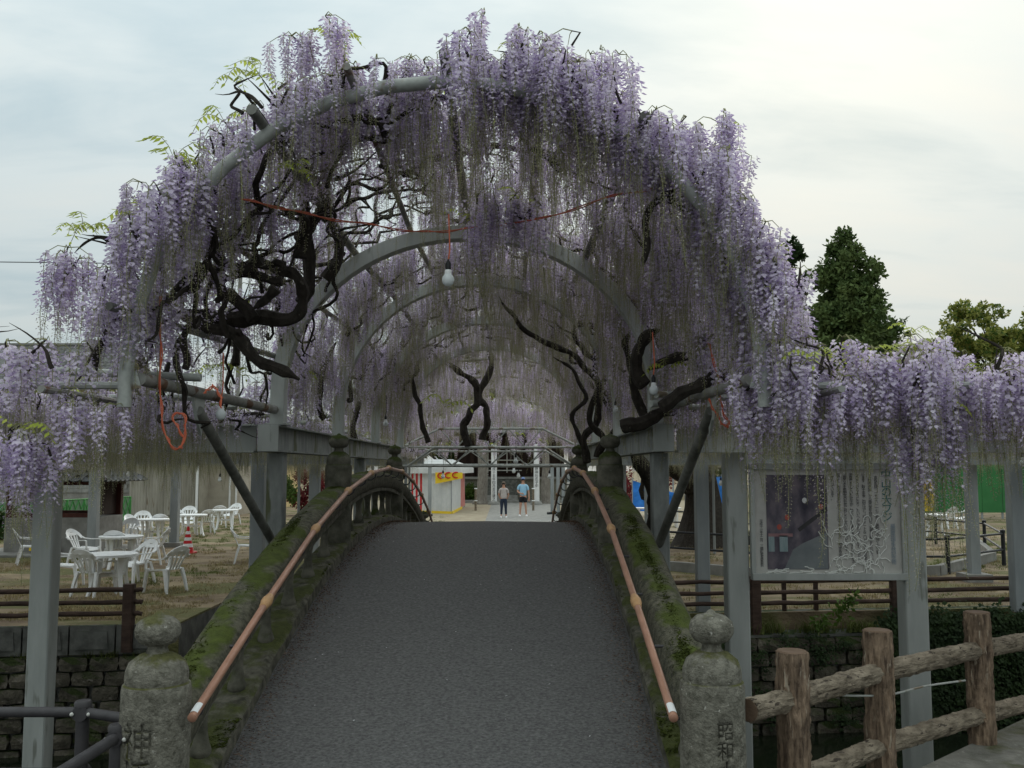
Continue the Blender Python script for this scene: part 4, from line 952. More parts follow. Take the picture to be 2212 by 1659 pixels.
# ================================================================== plastic furniture
def strip(m, pts, w, th, mi=0):     # flat ribbon with thickness: pts [(pos, widthdir, normal)]
    sec = [[p + wd * (w / 2) + nv * (th / 2), p + wd * (w / 2) - nv * (th / 2), p - wd * (w / 2) - nv * (th / 2), p - wd * (w / 2) + nv * (th / 2)] for p, wd, nv in pts]
    m.sweep(sec, mi)
def make_chair():
    t = thing('plastic_chair', 'x', 'chair')
    m = MB(); sec = []
    for i in range(7):         # seat, front at +y
        y = -.20 + .42 * i / 6; w = .20 + .035 * i / 6; dz = .012 * math.cos(i / 6 * 3.1) - (.03 if i == 6 else 0)
        sec.append([(-w, y, .405 + dz + .008), (-w * .5, y, .392 + dz), (w * .5, y, .392 + dz), (w, y, .405 + dz + .008), (w, y, .385 + dz), (-w, y, .385 + dz)])
    m.sweep(sec); m.build('seat', 'plastic', t, True)
    bk = lambda z: -.20 - .20 * ((z - .40) / .42)       # leaning back
    m = MB(); pts = []
    for i in range(21):
        a = math.pi * i / 20; x = -.265 * math.cos(a); z = .60 + .215 * math.sin(a)
        p = Vector((x, bk(z) + .05 * abs(math.cos(a)) ** 3, z)); n = Vector((0, .9, .43)); rad = Vector((-math.cos(a), -.43 * math.sin(a) * .5, math.sin(a) * .9)).normalized()
        pts.append((p - rad * .03, rad, n.normalized()))
    strip(m, pts, .085, .014)
    back = m.build('backrest', 'plastic', t, True)
    for x0_, x1_ in ((-.075, -.15), (-.028, -.055), (.028, .055), (.075, .15)):
        m = MB(); pts = []
        for i in range(6):
            z = .40 + .345 * i / 5; x = x0_ + (x1_ - x0_) * (i / 5) ** 1.5; pts.append((Vector((x * 1.25, bk(z), z)), Vector((1, 0, 0)), Vector((0, .9, .43)).normalized()))
        strip(m, pts, .042, .012); m.build('slat', 'plastic', back, True)
    m = MB(); pts = [(Vector((x, bk(.70) + .004, .705)), Vector((0, -.43, .9)), Vector((0, .9, .43)).normalized()) for x in (-.17, -.09, 0, .09, .17)]; strip(m, pts, .07, .012); m.build('crest', 'plastic', back, True)
    for s in (-1, 1):
        m = MB(); pts = [(Vector((s * .255, -.30, .655)), Vector((1, 0, 0)), Vector((0, .3, .95))), (Vector((s * .272, -.20, .60)), Vector((1, 0, 0)), Vector((0, .3, .95))), (Vector((s * .278, -.05, .585)), Vector((1, 0, 0)), Vector((0, 0, 1))), (Vector((s * .275, .17, .59)), Vector((1, 0, 0)), Vector((0, 0, 1))), (Vector((s * .270, .205, .575)), Vector((1, 0, 0)), Vector((0, .6, .8))), (Vector((s * .262, .215, .40)), Vector((1, 0, 0)), Vector((0, 1, 0)))]
        strip(m, pts, .05, .018); m.build('arm', 'plastic', t, True)
        m = MB(); m.sweep([[(s * x + dx, y + dy, z) for dx, dy in ((-.024 * k, -.024 * k), (.024 * k, -.024 * k), (.024 * k, .024 * k), (-.024 * k, .024 * k))] for x, y, z, k in ((.235, .20, .42, 1.25), (.252, .225, .25, 1), (.268, .25, 0, .75))]); m.build('leg', 'plastic', t)
        m = MB(); m.sweep([[(s * x + dx, y + dy, z) for dx, dy in ((-.024 * k, -.024 * k), (.024 * k, -.024 * k), (.024 * k, .024 * k), (-.024 * k, .024 * k))] for x, y, z, k in ((.19, -.18, .42, 1.25), (.215, -.24, .22, 1), (.235, -.29, 0, .75))]); m.build('leg', 'plastic', t)
    return t
def make_table():
    t = thing('plastic_table', 'x', 'table')
    m = MB(); m.lathe([(.001, .685), (.44, .685), (.455, .66), (.468, .66), (.470, .70), (.46, .708), (.30, .706), (.001, .705)], n=32); m.build('table_top', 'plastic', t, True)
    for k in range(4):
        a = R(45 + 90 * k); c, s = math.cos(a), math.sin(a); m = MB()
        m.sweep([[Vector((c * rr, s * rr, z)) + Vector((-s, c, 0)) * w * q + Vector((c, s, 0)) * .02 * e for q, e in ((-1, -1), (1, -1), (1, 1), (-1, 1))] for rr, z, w in ((.34, .69, .06), (.31, .5, .045), (.31, .32, .042), (.36, .1, .036), (.40, 0, .03))]); m.build('leg', 'plastic', t, True)
    m = MB()
    for a in (45, 135):
        c, s = math.cos(R(a)), math.sin(R(a)); m.bar((-c * .30, -s * .30, .335 if a == 45 else .331), (c * .30, s * .30, .335 if a == 45 else .331), .05, .05)
    m.build('cross_brace', 'plastic', t); return t
ch0 = make_chair(); tb0 = make_table(); used = {}
def put(proto, px, py, z, rot, label, group=None):
    o = proto if proto.name not in used else copy_tree(proto); used[proto.name] = 1
    g = G(px, py, z); o.location = (g.x, g.y, 0); o.rotation_euler = (0, 0, R(rot)); o['label'] = label
    if group: o['group'] = group
    return o
GT, GC = 'round plastic tables under the pergola', 'plastic chairs under the pergola'
put(tb0, 238, 1196, .7, 10, 'round white plastic table closest to the brown rail fence', GT)
put(tb0, 262, 1158, .7, 30, 'round white plastic table between the hut and the striped traffic cone', GT)
put(tb0, 330, 1121, .7, 5, 'round white plastic table in front of the corrugated metal wall', GT)
put(tb0, 416, 1111.5, .7, 40, 'round white plastic table just behind the traffic cone', GT)
put(tb0, 486, 1101, .7, 15, 'round white plastic table furthest from the brown rail fence', GT)
for (px, py, rot, lab) in (
    (202, 1286, -15, 'white plastic armchair with its back to the canal at the table by the rail fence'),
    (357, 1278, 62, 'white plastic armchair turned sideways at the end of the brown rail fence'),
    (290, 1262, 150, 'white plastic armchair facing the canal behind the table closest to the rail fence'),
    (182, 1222, -100, 'white plastic armchair seen from the side beside the hut'),
    (251, 1224, 10, 'white plastic armchair with its back to the closest table'),
    (326, 1219, 95, 'white plastic armchair in profile between two tables near the cone'),
    (269, 1186, 175, 'white plastic armchair facing the canal behind the second table'),
    (297, 1171, -110, 'white plastic armchair in profile by the green fence'),
    (303, 1160, -170, 'white plastic armchair facing the canal before the corrugated wall'),
    (346, 1168, 15, 'white plastic armchair with its back to the cone near the corrugated wall'),
    (397, 1153, -120, 'white plastic armchair half behind a grey post by the cone'),
    (405, 1143, -170, 'white plastic armchair behind the table next to the cone'),
    (443, 1153, 35, 'white plastic armchair with slotted back turned away at the table behind the cone'),
    (473, 1139, 20, 'white plastic armchair beside the furthest table'),
    (499, 1133, 160, 'white plastic armchair at the far side of the furthest table'),
    (534, 1216, -75, 'lone white plastic armchair beside the parapet post'),
    (142, 1268, -80, 'white plastic armchair almost hidden by the tall grey post in the canal'),
    (66, 1218, -60, 'white plastic armchair hidden behind the tall post near the hut')):
    put(ch0, px, py, 0, rot, lab, GC)
put(tb0, 2012, 1111, .7, 0, 'round white plastic table by the green sheet fence', GT)
put(ch0, 2045, 1143, 0, 25, 'white plastic chair with its back to the black pipe fence', GC)
put(ch0, 2084, 1142, 0, 110, 'white plastic chair in profile by the green sheet fence', GC)
put(ch0, 1412, 1130, 0, 0, 'white plastic chair beside the blue tarpaulin', GC)
# traffic cone
cn = thing('traffic_cone', 'red and white striped traffic cone by the plastic tables', 'cone', tuple(G(405, 1196)))
q = G(405, 1196); m = MB(); m.box((q.x, q.y, .03), (.40, .40, .04), ch=.05); m.build('base', 'cone_red', cn, bevel=.008)
zz_ = [(.05, .15), (.17, .128), (.26, .110), (.34, .094), (.42, .078), (.50, .063), (.58, .048), (.70, .028)]
for i in range(7):
    m = MB(); m.lathe([(zz_[i][1], zz_[i][0]), (zz_[i + 1][1], zz_[i + 1][0])], (q.x, q.y, 0), 20); m.build('band', 'cone_red' if i % 2 == 0 else 'white', cn, True)
m = MB(); m.lathe([(.028, .70), (.03, .705), (.024, .76), (.001, .762)], (q.x, q.y, 0), 12); m.build('tip', 'white', cn, True)
# ================================================================== bulbs and cords
def bulb(px, py, d, label, rr=.042, ln=.25):
    c = P(px, py, d); t = thing('light_bulb', label, 'bulb', tuple(c), 'white bulbs hung through the wisteria'); k = rr / .042
    m = MB(); m.lathe([(.001, -.042 * k), (.018 * k, -.039 * k), (.034 * k, -.026 * k), (.042 * k, 0), (.038 * k, .020 * k), (.027 * k, .036 * k), (.0235 * k, .04 * k)], c, 18); m.build('globe', 'bulb', t, True)
    m = MB(); m.lathe([(.0238 * k, .038 * k), (.024 * k, .062 * k), (.020 * k, .068 * k)], c, 16); m.build('collar', 'white', t, True)
    m = MB(); m.lathe([(.019 * k, .068 * k), (.019 * k, .11 * k), (.012 * k, .125 * k), (.006 * k, .14 * k)], c, 12); m.build('socket', 'socket', t, True)
    m = MB(); m.tube([c + Vector((0, 0, .13 * k)), c + Vector((.01, 0, .2)), c + Vector((.0, .02, .2 + ln))], .005, 5); m.build('cable', 'cord' if d < 9 else 'socket', t, True)
for a_ in ((968, 605, 6.3, 'large white bulb hanging in the middle of the tunnel mouth', .042), (477, 896, 6.9, 'white bulb hanging from the rusty cantilever pipe', .038), (1412, 843, 7.3, 'white bulb resting by the stub pipes', .036), (1330, 886, 12, 'small white bulb in front of an arch leg near the notice board side', .036), (683, 886, 11.8, 'small white bulb inside the tunnel beside the second arch', .04), (833, 915, 15.2, 'small white bulb beside the third arch leg', .04), (1287, 914, 15.2, 'small white bulb among the climbing stems', .04), (1114, 997, 19.8, 'white bulb hanging at the lattice truss', .05), (765, 838, 14, 'white bulb half hidden in the tunnel blossoms', .04), (957, 1030, 24, 'white bulb hanging before the market tent', .05), (1187, 1030, 24, 'white bulb before the pipe posts', .05), (1110, 1018, 30, 'white bulb on a cable before the shrine hall', .06), (1120, 1028, 32, 'white bulb lowest on the cable before the shrine hall', .06), (277, 1025, 24, 'white bulb under the pergola by the hut', .05), (475, 1037, 24, 'white bulb under the pergola near the block wall', .05), (2210, 1000, 14, 'white bulb at a grey post of the pergola', .05), (1557, 1045, 24, 'white bulb in front of the blue tarpaulin', .05)): bulb(*a_)
def cord(label, pts, r=.0045, mt='cord', twin=True):
    t = thing('cord', label, 'cord', tuple(pts[0])); q = catmull(pts, 6)
    for k in range(2 if twin else 1):
        m = MB(); m.tube([p + Vector((.010 * k * math.cos(i * .8), .006 * k, .012 * k * math.sin(i * .8))) for i, p in enumerate(q)], r, 6); m.build('strand', mt, t, True)
cord('orange twin cord hanging in a loop from the rusty cantilever pipe', [P(*a_, 6.2) for a_ in ((345, 640), (347, 735), (346, 830), (350, 905), (362, 950), (378, 968), (392, 962), (400, 925), (398, 900), (384, 892), (374, 904), (388, 930), (398, 950), (390, 968))])
cord('orange cord sagging across the tunnel mouth above the first arch', [P(*a_) for a_ in ((520, 430, 6.2), (600, 447, 6.6), (700, 470, 7.0), (800, 485, 7.4), (900, 500, 7.7), (970, 498, 7.8), (1050, 488, 7.6), (1180, 470, 7.2), (1300, 430, 6.7), (1420, 405, 6.2))])
cord('orange cord dangling beside the strut near the notice board', [P(*a_, 6.9) for a_ in ((1530, 740), (1548, 800), (1555, 850), (1562, 890), (1575, 910), (1572, 922), (1560, 915), (1545, 890), (1530, 862))])
cord('short orange cord looped over the arch pipe', [P(*a_, 6.15) for a_ in ((440, 850), (452, 838), (462, 834), (470, 845), (478, 860), (477, 878))])
# fallen petals on the deck
rp = random.Random(4); m = MB()
for i in range(230):
    y = rp.uniform(4.8, 15); x = XB + rp.uniform(-1.15, 1.15); z = deckz(y) + .022; a_ = rp.uniform(0, 6.28); s = rp.uniform(.004, .010)
    c, sn = math.cos(a_), math.sin(a_); m.add([(x - c * s, y - sn * s, z), (x + sn * s * .5, y - c * s * .5, z + .002), (x + c * s, y + sn * s, z + .003), (x - sn * s * .5, y + c * s * .5, z + .001)], [(0, 1, 2, 3)])
o = m.build('fallen_petals', 'white', None, fixn=False); tag(o, 'pale fallen petals scattered on the bridge deck', 'petals', kind='stuff')
m = MB()                   # brown litter along the parapet foot
for i in range(9500):
    s_ = rp.choice((-1, 1)); y = rp.uniform(4.7, 15); x = XB + s_ * (1.165 - abs(rp.gauss(0, .085))); z = deckz(y) + .012 + rp.uniform(0, .012); a_ = rp.uniform(0, 6.28); s = rp.uniform(.003, .012)
    c, sn = math.cos(a_), math.sin(a_); m.add([(x - c * s, y - sn * s, z), (x + sn * s * .35, y - c * s * .35, z + .006), (x + c * s, y + sn * s, z + .003)], [(0, 1, 2)], rp.choice((0, 0, 1)))
mat('litter', (.045, .022, .014), (.11, .06, .035), 30, .95); mat('litter2', (.16, .10, .07), (.22, .15, .1), 30, .95)
o = m.build('leaf_litter', ['litter', 'litter2'], None, fixn=False); tag(o, 'brown leaf litter gathered along the foot of the parapets', 'litter', kind='stuff')
# ================================================================== leaves helper for shrubs and trees
def leaf_cloud(n, centers, size, seed, mts, flat=.0):
    """many leaf faces in clumps: centers = [(c, radius)]"""
    rg = np.random.default_rng(seed); k = len(centers); cc = np.array([tuple(c) for c, r in centers]); rr = np.array([r for c, r in centers]); w = rr ** 2; w = w / w.sum()
    ix = rg.choice(k, n, p=w); d = rg.normal(size=(n, 3)); d /= np.linalg.norm(d, axis=1)[:, None]
    rad = rr[ix][:, None] * (rg.random((n, 1)) ** .35) * rg.uniform(.75, 1.15, (n, 1)); d2 = d.copy(); d2[:, 2] *= .85; p = cc[ix] + d2 * rad
    a = rg.normal(size=(n, 3)); a += d * .6; a /= np.linalg.norm(a, axis=1)[:, None]; b = np.cross(a, rg.normal(size=(n, 3))); b /= np.linalg.norm(b, axis=1)[:, None] + 1e-9
    s = size * rg.uniform(.6, 1.3, (n, 1)); v = np.stack([p, p + a * s * .5 + b * s * .28, p + a * s, p + a * s * .5 - b * s * .28], 1).reshape(-1, 3)
    me = bpy.data.meshes.new('leaves'); f = np.arange(n * 4, dtype=np.int32)
    me.vertices.add(n * 4); me.vertices.foreach_set('co', v.astype(np.float32).ravel()); me.loops.add(n * 4); me.loops.foreach_set('vertex_index', f)
    me.polygons.add(n); me.polygons.foreach_set('loop_start', np.arange(0, n * 4, 4, dtype=np.int32)); me.polygons.foreach_set('loop_total', np.full(n, 4, dtype=np.int32))
    mts = mts if isinstance(mts, (list, tuple)) else [mts]
    for q in mts: me.materials.append(MAT[q])
    if len(mts) > 1: me.polygons.foreach_set('material_index', (rg.random(n) < .3).astype(np.int32))
    me.update(); me.validate(); return me
def tree(name, label, loc, h, crowns, n, size, mts, trunk_r, seed, group=None, bark='bark', limbs=True, sparse=0):
    """crowns: (dx,dy,z,r) blobs which are broken into smaller clumps"""
    t = thing(name, label, 'tree', loc, group); r = random.Random(seed); L0 = Vector(loc); cen = []
    for (dx, dy, z, rad) in crowns:
        for k in range(int(10 + rad * 7)):
            v = Vector((r.gauss(0, 1), r.gauss(0, 1), r.gauss(0, .9))).normalized() * rad * r.uniform(.45, 1.0); cen.append((L0 + Vector((dx, dy, z)) + v, rad * r.uniform(.16, .34)))
    add_tr = MB(); pts = [L0 + Vector((0, 0, -.2)), L0 + Vector((.1, 0, h * .3)), L0 + Vector((-.1, .1, h * .6)), L0 + Vector((0, 0, h * .92))]
    add_tr.tube(catmull(pts, 5), [trunk_r * (1.25 - 1.1 * i / 15) for i in range(16)], 10); add_tr.build('trunk', bark, t, True)
    for k in range(12 if limbs else 0):
        c = r.choice(cen)[0]; z0_ = min(h * .8, max(h * .2, (c.z - L0.z) * .7)); m = MB(); a_ = L0 + Vector((0, 0, z0_)); m.tube(catmull([a_, a_.lerp(c, .5) + Vector((0, 0, .2)), c], 4), [trunk_r * .4, trunk_r * .35, trunk_r * .3, trunk_r * .27, trunk_r * .22, trunk_r * .18, trunk_r * .14, trunk_r * .1, trunk_r * .05], 6); m.build('limb', bark, t, True)
    o = obj('crown', leaf_cloud(n, cen, size, seed, mts), t); return t
# cedars and other trees beyond
q = P(1830, 640, 72)
def cedar(label, px, d, ztop, w, seed, dens=1.0, mts=('cedarleaf',)):
    x = P(px, 800, d).x; cr = []; r = random.Random(seed); n = 30
    for i in range(n):
        t = i / (n - 1); z = ztop * (.12 + .84 * t); rr = w * min(1, 1.15 * (1.0 - t) ** .45) * r.uniform(.85, 1.1)
        for k in range(6):
            a_ = r.uniform(0, 6.28); cr.append((math.cos(a_) * rr * .72 * r.uniform(.35, 1), math.sin(a_) * rr * .72 * r.uniform(.35, 1), z + r.uniform(-.5, .5), max(.6, rr * r.uniform(.26, .40))))
    return tree('cedar_tree', label, (x, d, 0), ztop, cr, int(150000 * dens), .36, list(mts), .5, seed)
cedar('tall dark green conical cedar standing alone beyond the pergola', 1832, 72, 20.2, 5.6, 3)
x = P(1735, 800, 76).x; r = random.Random(8)
tree('pine_tree', 'thin dark pine rising beside the tall cedar', (x, 76, 0), 20.3, [(r.uniform(-1.6, 1.6), r.uniform(-1.2, 1.2), 8 + 12 * (i / 14), 1.25 - .5 * i / 14) for i in range(15)], 15000, .34, ['leafdark'], .28, 8)
for (px, d, hh, lab, sd, mt) in ((2150, 52, 11.4, 'light green leafy tree beyond the pergola with thin upright shoots', 5, ['leaflight', 'leafgreen']), (2330, 54, 12, 'light green leafy tree at the far end of the pergola', 6, ['leaflight', 'leafgreen']), (1968, 66, 8.6, 'small brownish green tree next to the tall cedar', 7, ['leaflight'])):
    x = P(px, 800, d).x; r = random.Random(sd); k = .55 if px == 1968 else 1
    tree('leafy_tree', lab, (x, d, 0), hh * .9, [(r.uniform(-2.6, 2.6) * k, r.uniform(-1.5, 1.5), hh * r.uniform(.45, .86), r.uniform(.8, 1.5)) for i in range(16)] + [(r.uniform(-2.6, 2.6) * k, 0, hh * r.uniform(.86, .95), .55) for i in range(8)], 26000, .22, mt, .22, sd)
for i, (x, d, hh, mt) in enumerate(((-33, 62, 7, ['leafgreen']), (-26, 66, 6.5, ['leafgreen', 'leaflight']), (-19.5, 60, 5, ['leafgreen']), (-12, 78, 8, ['leafdark', 'leafgreen']), (-6, 82, 11, ['leafgreen', 'leafdark']), (-1, 86, 12.5, ['leafgreen', 'leaflight']), (5, 84, 11.5, ['leafgreen', 'leafdark']), (11, 80, 10, ['leafdark', 'leafgreen']), (17, 78, 8, ['leafgreen', 'leaflight']), (30, 74, 6.5, ['leafgreen', 'leafdark']), (38, 72, 6, ['leafgreen']))):
    r = random.Random(40 + i)
    tree('broadleaf_tree', ('green broadleaf tree far behind the hut', 'yellowish green tree far behind the green fence', 'low green tree behind the grey block wall', 'dark tree behind the corrugated building', 'green tree behind the market tent', 'tall pale green tree behind the shrine hall roof', 'green tree just behind the shrine hall', 'dark evergreen tree near the shrine hall', 'pale green tree behind the blue tarpaulins', 'dark green tree behind the green sheet fence', 'green tree at the end of the green sheet fence')[i], (x, d, 0), hh * .9,
         [(r.uniform(-2.8, 2.8), r.uniform(-2, 2), hh * r.uniform(.3, .85), r.uniform(1.1, 1.9)) for k in range(9)], 9000, .42, mt, .25, 40 + i, 'trees beyond the yard')
# ================================================================== left of the yard
hx, hy = P(118, 1150, 25).x, 25.6
ht = thing('small_hut', 'small open hut with dark tiled hip roof and concrete base', 'hut', (hx, hy, 0)); hw, hd = 2.3, 1.8
m = MB(); m.box((hx, hy, .45), (hw, hd, 1.0)); m.build('base_wall', 'concrete', ht, bevel=.02)
m = MB(); m.box((hx, hy, -.02), (hw + 1.6, hd + 1.6, .2)); m.build('plinth', 'concrete', ht, bevel=.03)
for sx in (-1, 1):
    for sy in (-1, 1): m = MB(); m.box((hx + sx * (hw / 2 - .09), hy + sy * (hd / 2 - .09), 1.42), (.15, .15, .94)); m.build('pillar', 'redwood', ht)
m = MB()
for sy in (-1, 1): m.box((hx, hy + sy * (hd / 2 - .09), 1.0), (hw - .02, .12, .12)); m.box((hx, hy + sy * (hd / 2 - .09), 1.84), (hw + .1, .12, .14))
m.build('lintel', 'redwood', ht)
m = MB(); m.box((hx + hw / 2 - .16, hy, 1.42), (.05, hd - .35, .86)); m.build('side_panel', 'darkwood', ht)
ez, rz, ox, oy = 1.86, 2.62, hw / 2 + .42, hd / 2 + .45; rl = .55
m = MB(); m.add([(hx - ox, hy - oy, ez), (hx + ox, hy - oy, ez), (hx + ox, hy + oy, ez), (hx - ox, hy + oy, ez), (hx - rl, hy, rz), (hx + rl, hy, rz)], [(0, 1, 5, 4), (1, 2, 5), (2, 3, 4, 5), (3, 0, 4), (3, 2, 1, 0)]); rf = m.build('roof', 'darkwood', ht)
def tile_slope(A, B, C, D, nu, nv, parent, matn, name='tile'):   # A-B eave, D-C ridge
    A, B, C, D = map(Vector, (A, B, C, D)); nrm = (B - A).cross(D - A).normalized(); nrm = nrm if nrm.z > 0 else -nrm
    up = ((C + D) / 2 - (A + B) / 2); sl = up.length / nv; wid = (B - A).length / nu
    pm = MB(); sec = []
    for y in (-.02, sl * 1.12):
        lift = .030 if y < 0 else .006
        sec.append([(-wid / 2, y, lift), (-wid * .3, y, lift - .012), (wid * .1, y, lift + .0), (wid * .38, y, lift + .038), (wid * .5, y, lift + .01)])
    pm.add(sec[0] + sec[1], [(i, i + 1, 6 + i, 5 + i) for i in range(4)]); pm.add([Vector(p) for p in sec[0]] + [Vector(p) - Vector((0, 0, .028)) for p in sec[0]], [(i + 1, i, 5 + i, 6 + i) for i in range(4)])
    me = pm.mesh(name, matn); ex = (B - A).normalized(); M3 = Matrix((ex, nrm.cross(ex), nrm)).transposed()
    for j in range(nv):
        t = j / nv; a_, b_ = A.lerp(D, t), B.lerp(C, t); n = max(1, int(round((b_ - a_).length / wid)))
        for i in range(n):
            p = a_.lerp(b_, (i + .5) / n); o = obj(name, me, parent); o.matrix_local = Matrix.Translation(p + nrm * .012) @ M3.to_4x4()
tile_slope((hx - ox, hy - oy, ez), (hx + ox, hy - oy, ez), (hx + rl, hy, rz), (hx - rl, hy, rz), 11, 6, rf, 'rooftile')
tile_slope((hx + ox, hy - oy, ez), (hx + ox, hy + oy, ez), (hx + rl + .001, hy + .001, rz), (hx + rl, hy, rz), 9, 6, rf, 'rooftile')
tile_slope((hx - ox, hy + oy, ez), (hx - ox, hy - oy, ez), (hx - rl, hy, rz), (hx - rl - .001, hy + .001, rz), 9, 6, rf, 'rooftile')
for a_, b_ in (((hx - rl, hy, rz), (hx + rl, hy, rz)), ((hx + rl, hy, rz), (hx + ox, hy - oy, ez)), ((hx - rl, hy, rz), (hx - ox, hy - oy, ez))):
    m = MB(); m.tube([Vector(a_) + Vector((0, 0, .05)), Vector(b_) + Vector((0, 0, .05))], .06, 8); m.build('ridge_tile', 'rooftile', rf, True)
t = thing('glass_jar', 'cloudy storage jar with yellow label before the hut', 'jar', (hx - .25, hy - 1.15, .08)); m = MB(); m.lathe([(.001, 0), (.1, .01), (.105, .2), (.08, .27), (.08, .31), (.001, .32)], (hx - .25, hy - 1.15, .08), 16); m.build('body', 'concrete', t, True); m = MB(); m.lathe([(.107, .06), (.107, .17)], (hx - .25, hy - 1.15, .08), 16); m.build('paper_label', 'tarp_yellow', t, True)
t = thing('concrete_block', 'hollow concrete block lying before the hut', 'block', (hx + .15, hy - 1.1, .08)); m = MB()
for x_ in (-.18, 0, .18): m.box((hx + .15 + x_, hy - 1.1, .17), (.03, .19, .118))
for z_ in (.095, .245): m.box((hx + .15, hy - 1.1, z_), (.39, .19, .03))
m.build('block_body', 'blockwall', t)
# green lattice site fence
f0, f1 = G(-80, 1163), G(280, 1128); gf = thing('lattice_fence', 'bright green lattice site fence with net behind the hut', 'fence', tuple((f0 + f1) / 2)); n = 9
dv = (f1 - f0) / n; H = 1.04
for i in range(n + 1):
    p0 = f0 + dv * i; m = MB(); m.box(p0 + Vector((0, 0, H / 2)), (.07, .05, H)); m.build('post', 'green_paint', gf)
    if i == n: break
    p1 = p0 + dv
    m = MB(); m.bar(p0 + Vector((0, 0, .20)), p1 + Vector((0, 0, .20)), .02, .30); m.build('kick_panel', 'green_paint', gf)
    m = MB(); m.tube([p0 + Vector((0, 0, H)), p1 + Vector((0, 0, H))], .02, 6); m.build('top_rail', 'green_paint', gf)
    m = MB(); m.quad(p0 + Vector((0, .05, .35)), p1 + Vector((0, .05, .35)), p1 + Vector((0, .05, H - .02)), p0 + Vector((0, .05, H - .02))); m.build('net', 'green_net', gf)
    for k in range(3):
        for sg_ in (0, 1):
            a_ = p0.lerp(p1, k / 3); b_ = p0.lerp(p1, (k + 1) / 3)
            if sg_: a_, b_ = b_, a_
            m = MB(); m.bar(a_ + Vector((0, -.012 * sg_, .36)), b_ + Vector((0, -.012 * sg_, H - .03)), .035 if sg_ else .06, .012, up=(0, 1, 0)); m.build('slat', 'green_paint', gf)
# corrugated shed
def corrugated(name, label, x0, x1, y, h, mt, pitch=.13, cat='shed', depth=5):
    t = thing(name, label, cat, ((x0 + x1) / 2, y, 0)); npan = max(1, int(round((x1 - x0) / .8))); pw = (x1 - x0) / npan
    for k in range(npan):
        m = MB(); n = int(pw / pitch * 4); top, bot = [], []
        for i in range(n + 1):
            xx = x0 + k * pw + (pw - .01) * i / n; yy = y + .022 * math.sin(2 * math.pi * xx / pitch) - .006 * (k % 2); bot.append((xx, yy, .08)); top.append((xx, yy, h))
        m.add(bot + top, [(i, i + 1, n + 2 + i, n + 1 + i) for i in range(n)]); m.build('sheet', mt, t, True, fixn=False)
    m = MB(); m.box(((x0 + x1) / 2, y + depth / 2 + .06, h / 2), (x1 - x0, depth, h - .02)); m.build('body', 'beige', t)
    m = MB(); m.box(((x0 + x1) / 2, y + depth / 2 - .1, h + .06), (x1 - x0 + .5, depth + .7, .1)); m.build('roof', 'tin', t)
    return t
xa, xb_ = P(278, 1100, 44).x, P(428, 1100, 44).x
sh = corrugated('corrugated_shed', 'shed clad in weathered beige corrugated metal', xa, xb_, 44, 3.4, 'tin')
m = MB(); m.tube([(xb_ - .05, 43.9, 0), (xb_ - .05, 43.9, 3.4)], .06, 8); m.build('downpipe', 'white', sh, True)
xc_, xd = P(430, 1100, 45.5).x, P(512, 1100, 45.5).x
t = thing('plain_shed', 'flat beige metal shed with white door frame', 'shed', ((xc_ + xd) / 2, 45.5, 0)); m = MB(); m.box(((xc_ + xd) / 2, 47.5, 1.5), (xd - xc_, 4, 3.0)); m.build('wall', 'beige', t); m = MB(); m.box((xd - .35, 45.47, 1.1), (.08, .06, 2.2)); m.box((xd - .05, 45.47, 1.1), (.08, .06, 2.2)); m.build('door_frame', 'white', t); m = MB(); m.box(((xc_ + xd) / 2, 47.4, 3.06), (xd - xc_ + .4, 4.5, .1)); m.build('roof', 'tin', t)
xe, xg = P(516, 1100, 52).x, P(592, 1100, 52).x
t = thing('yellow_house', 'pale yellow plastered house wall with grey meter box', 'house', ((xe + xg) / 2, 52, 0)); m = MB(); m.box(((xe + xg) / 2, 55, 1.75), (xg - xe, 6, 3.5)); m.build('wall', 'yellowwall', t); m = MB(); q_ = P(577, 1068, 51.95); m.box((q_.x, 51.93, q_.z), (.42, .12, .8)); m.build('meter_box', 'paper', t); m = MB(); m.box(((xe + xg) / 2, 54.9, 3.56), (xg - xe + .5, 6.8, .1)); m.build('roof', 'rooftile', t)
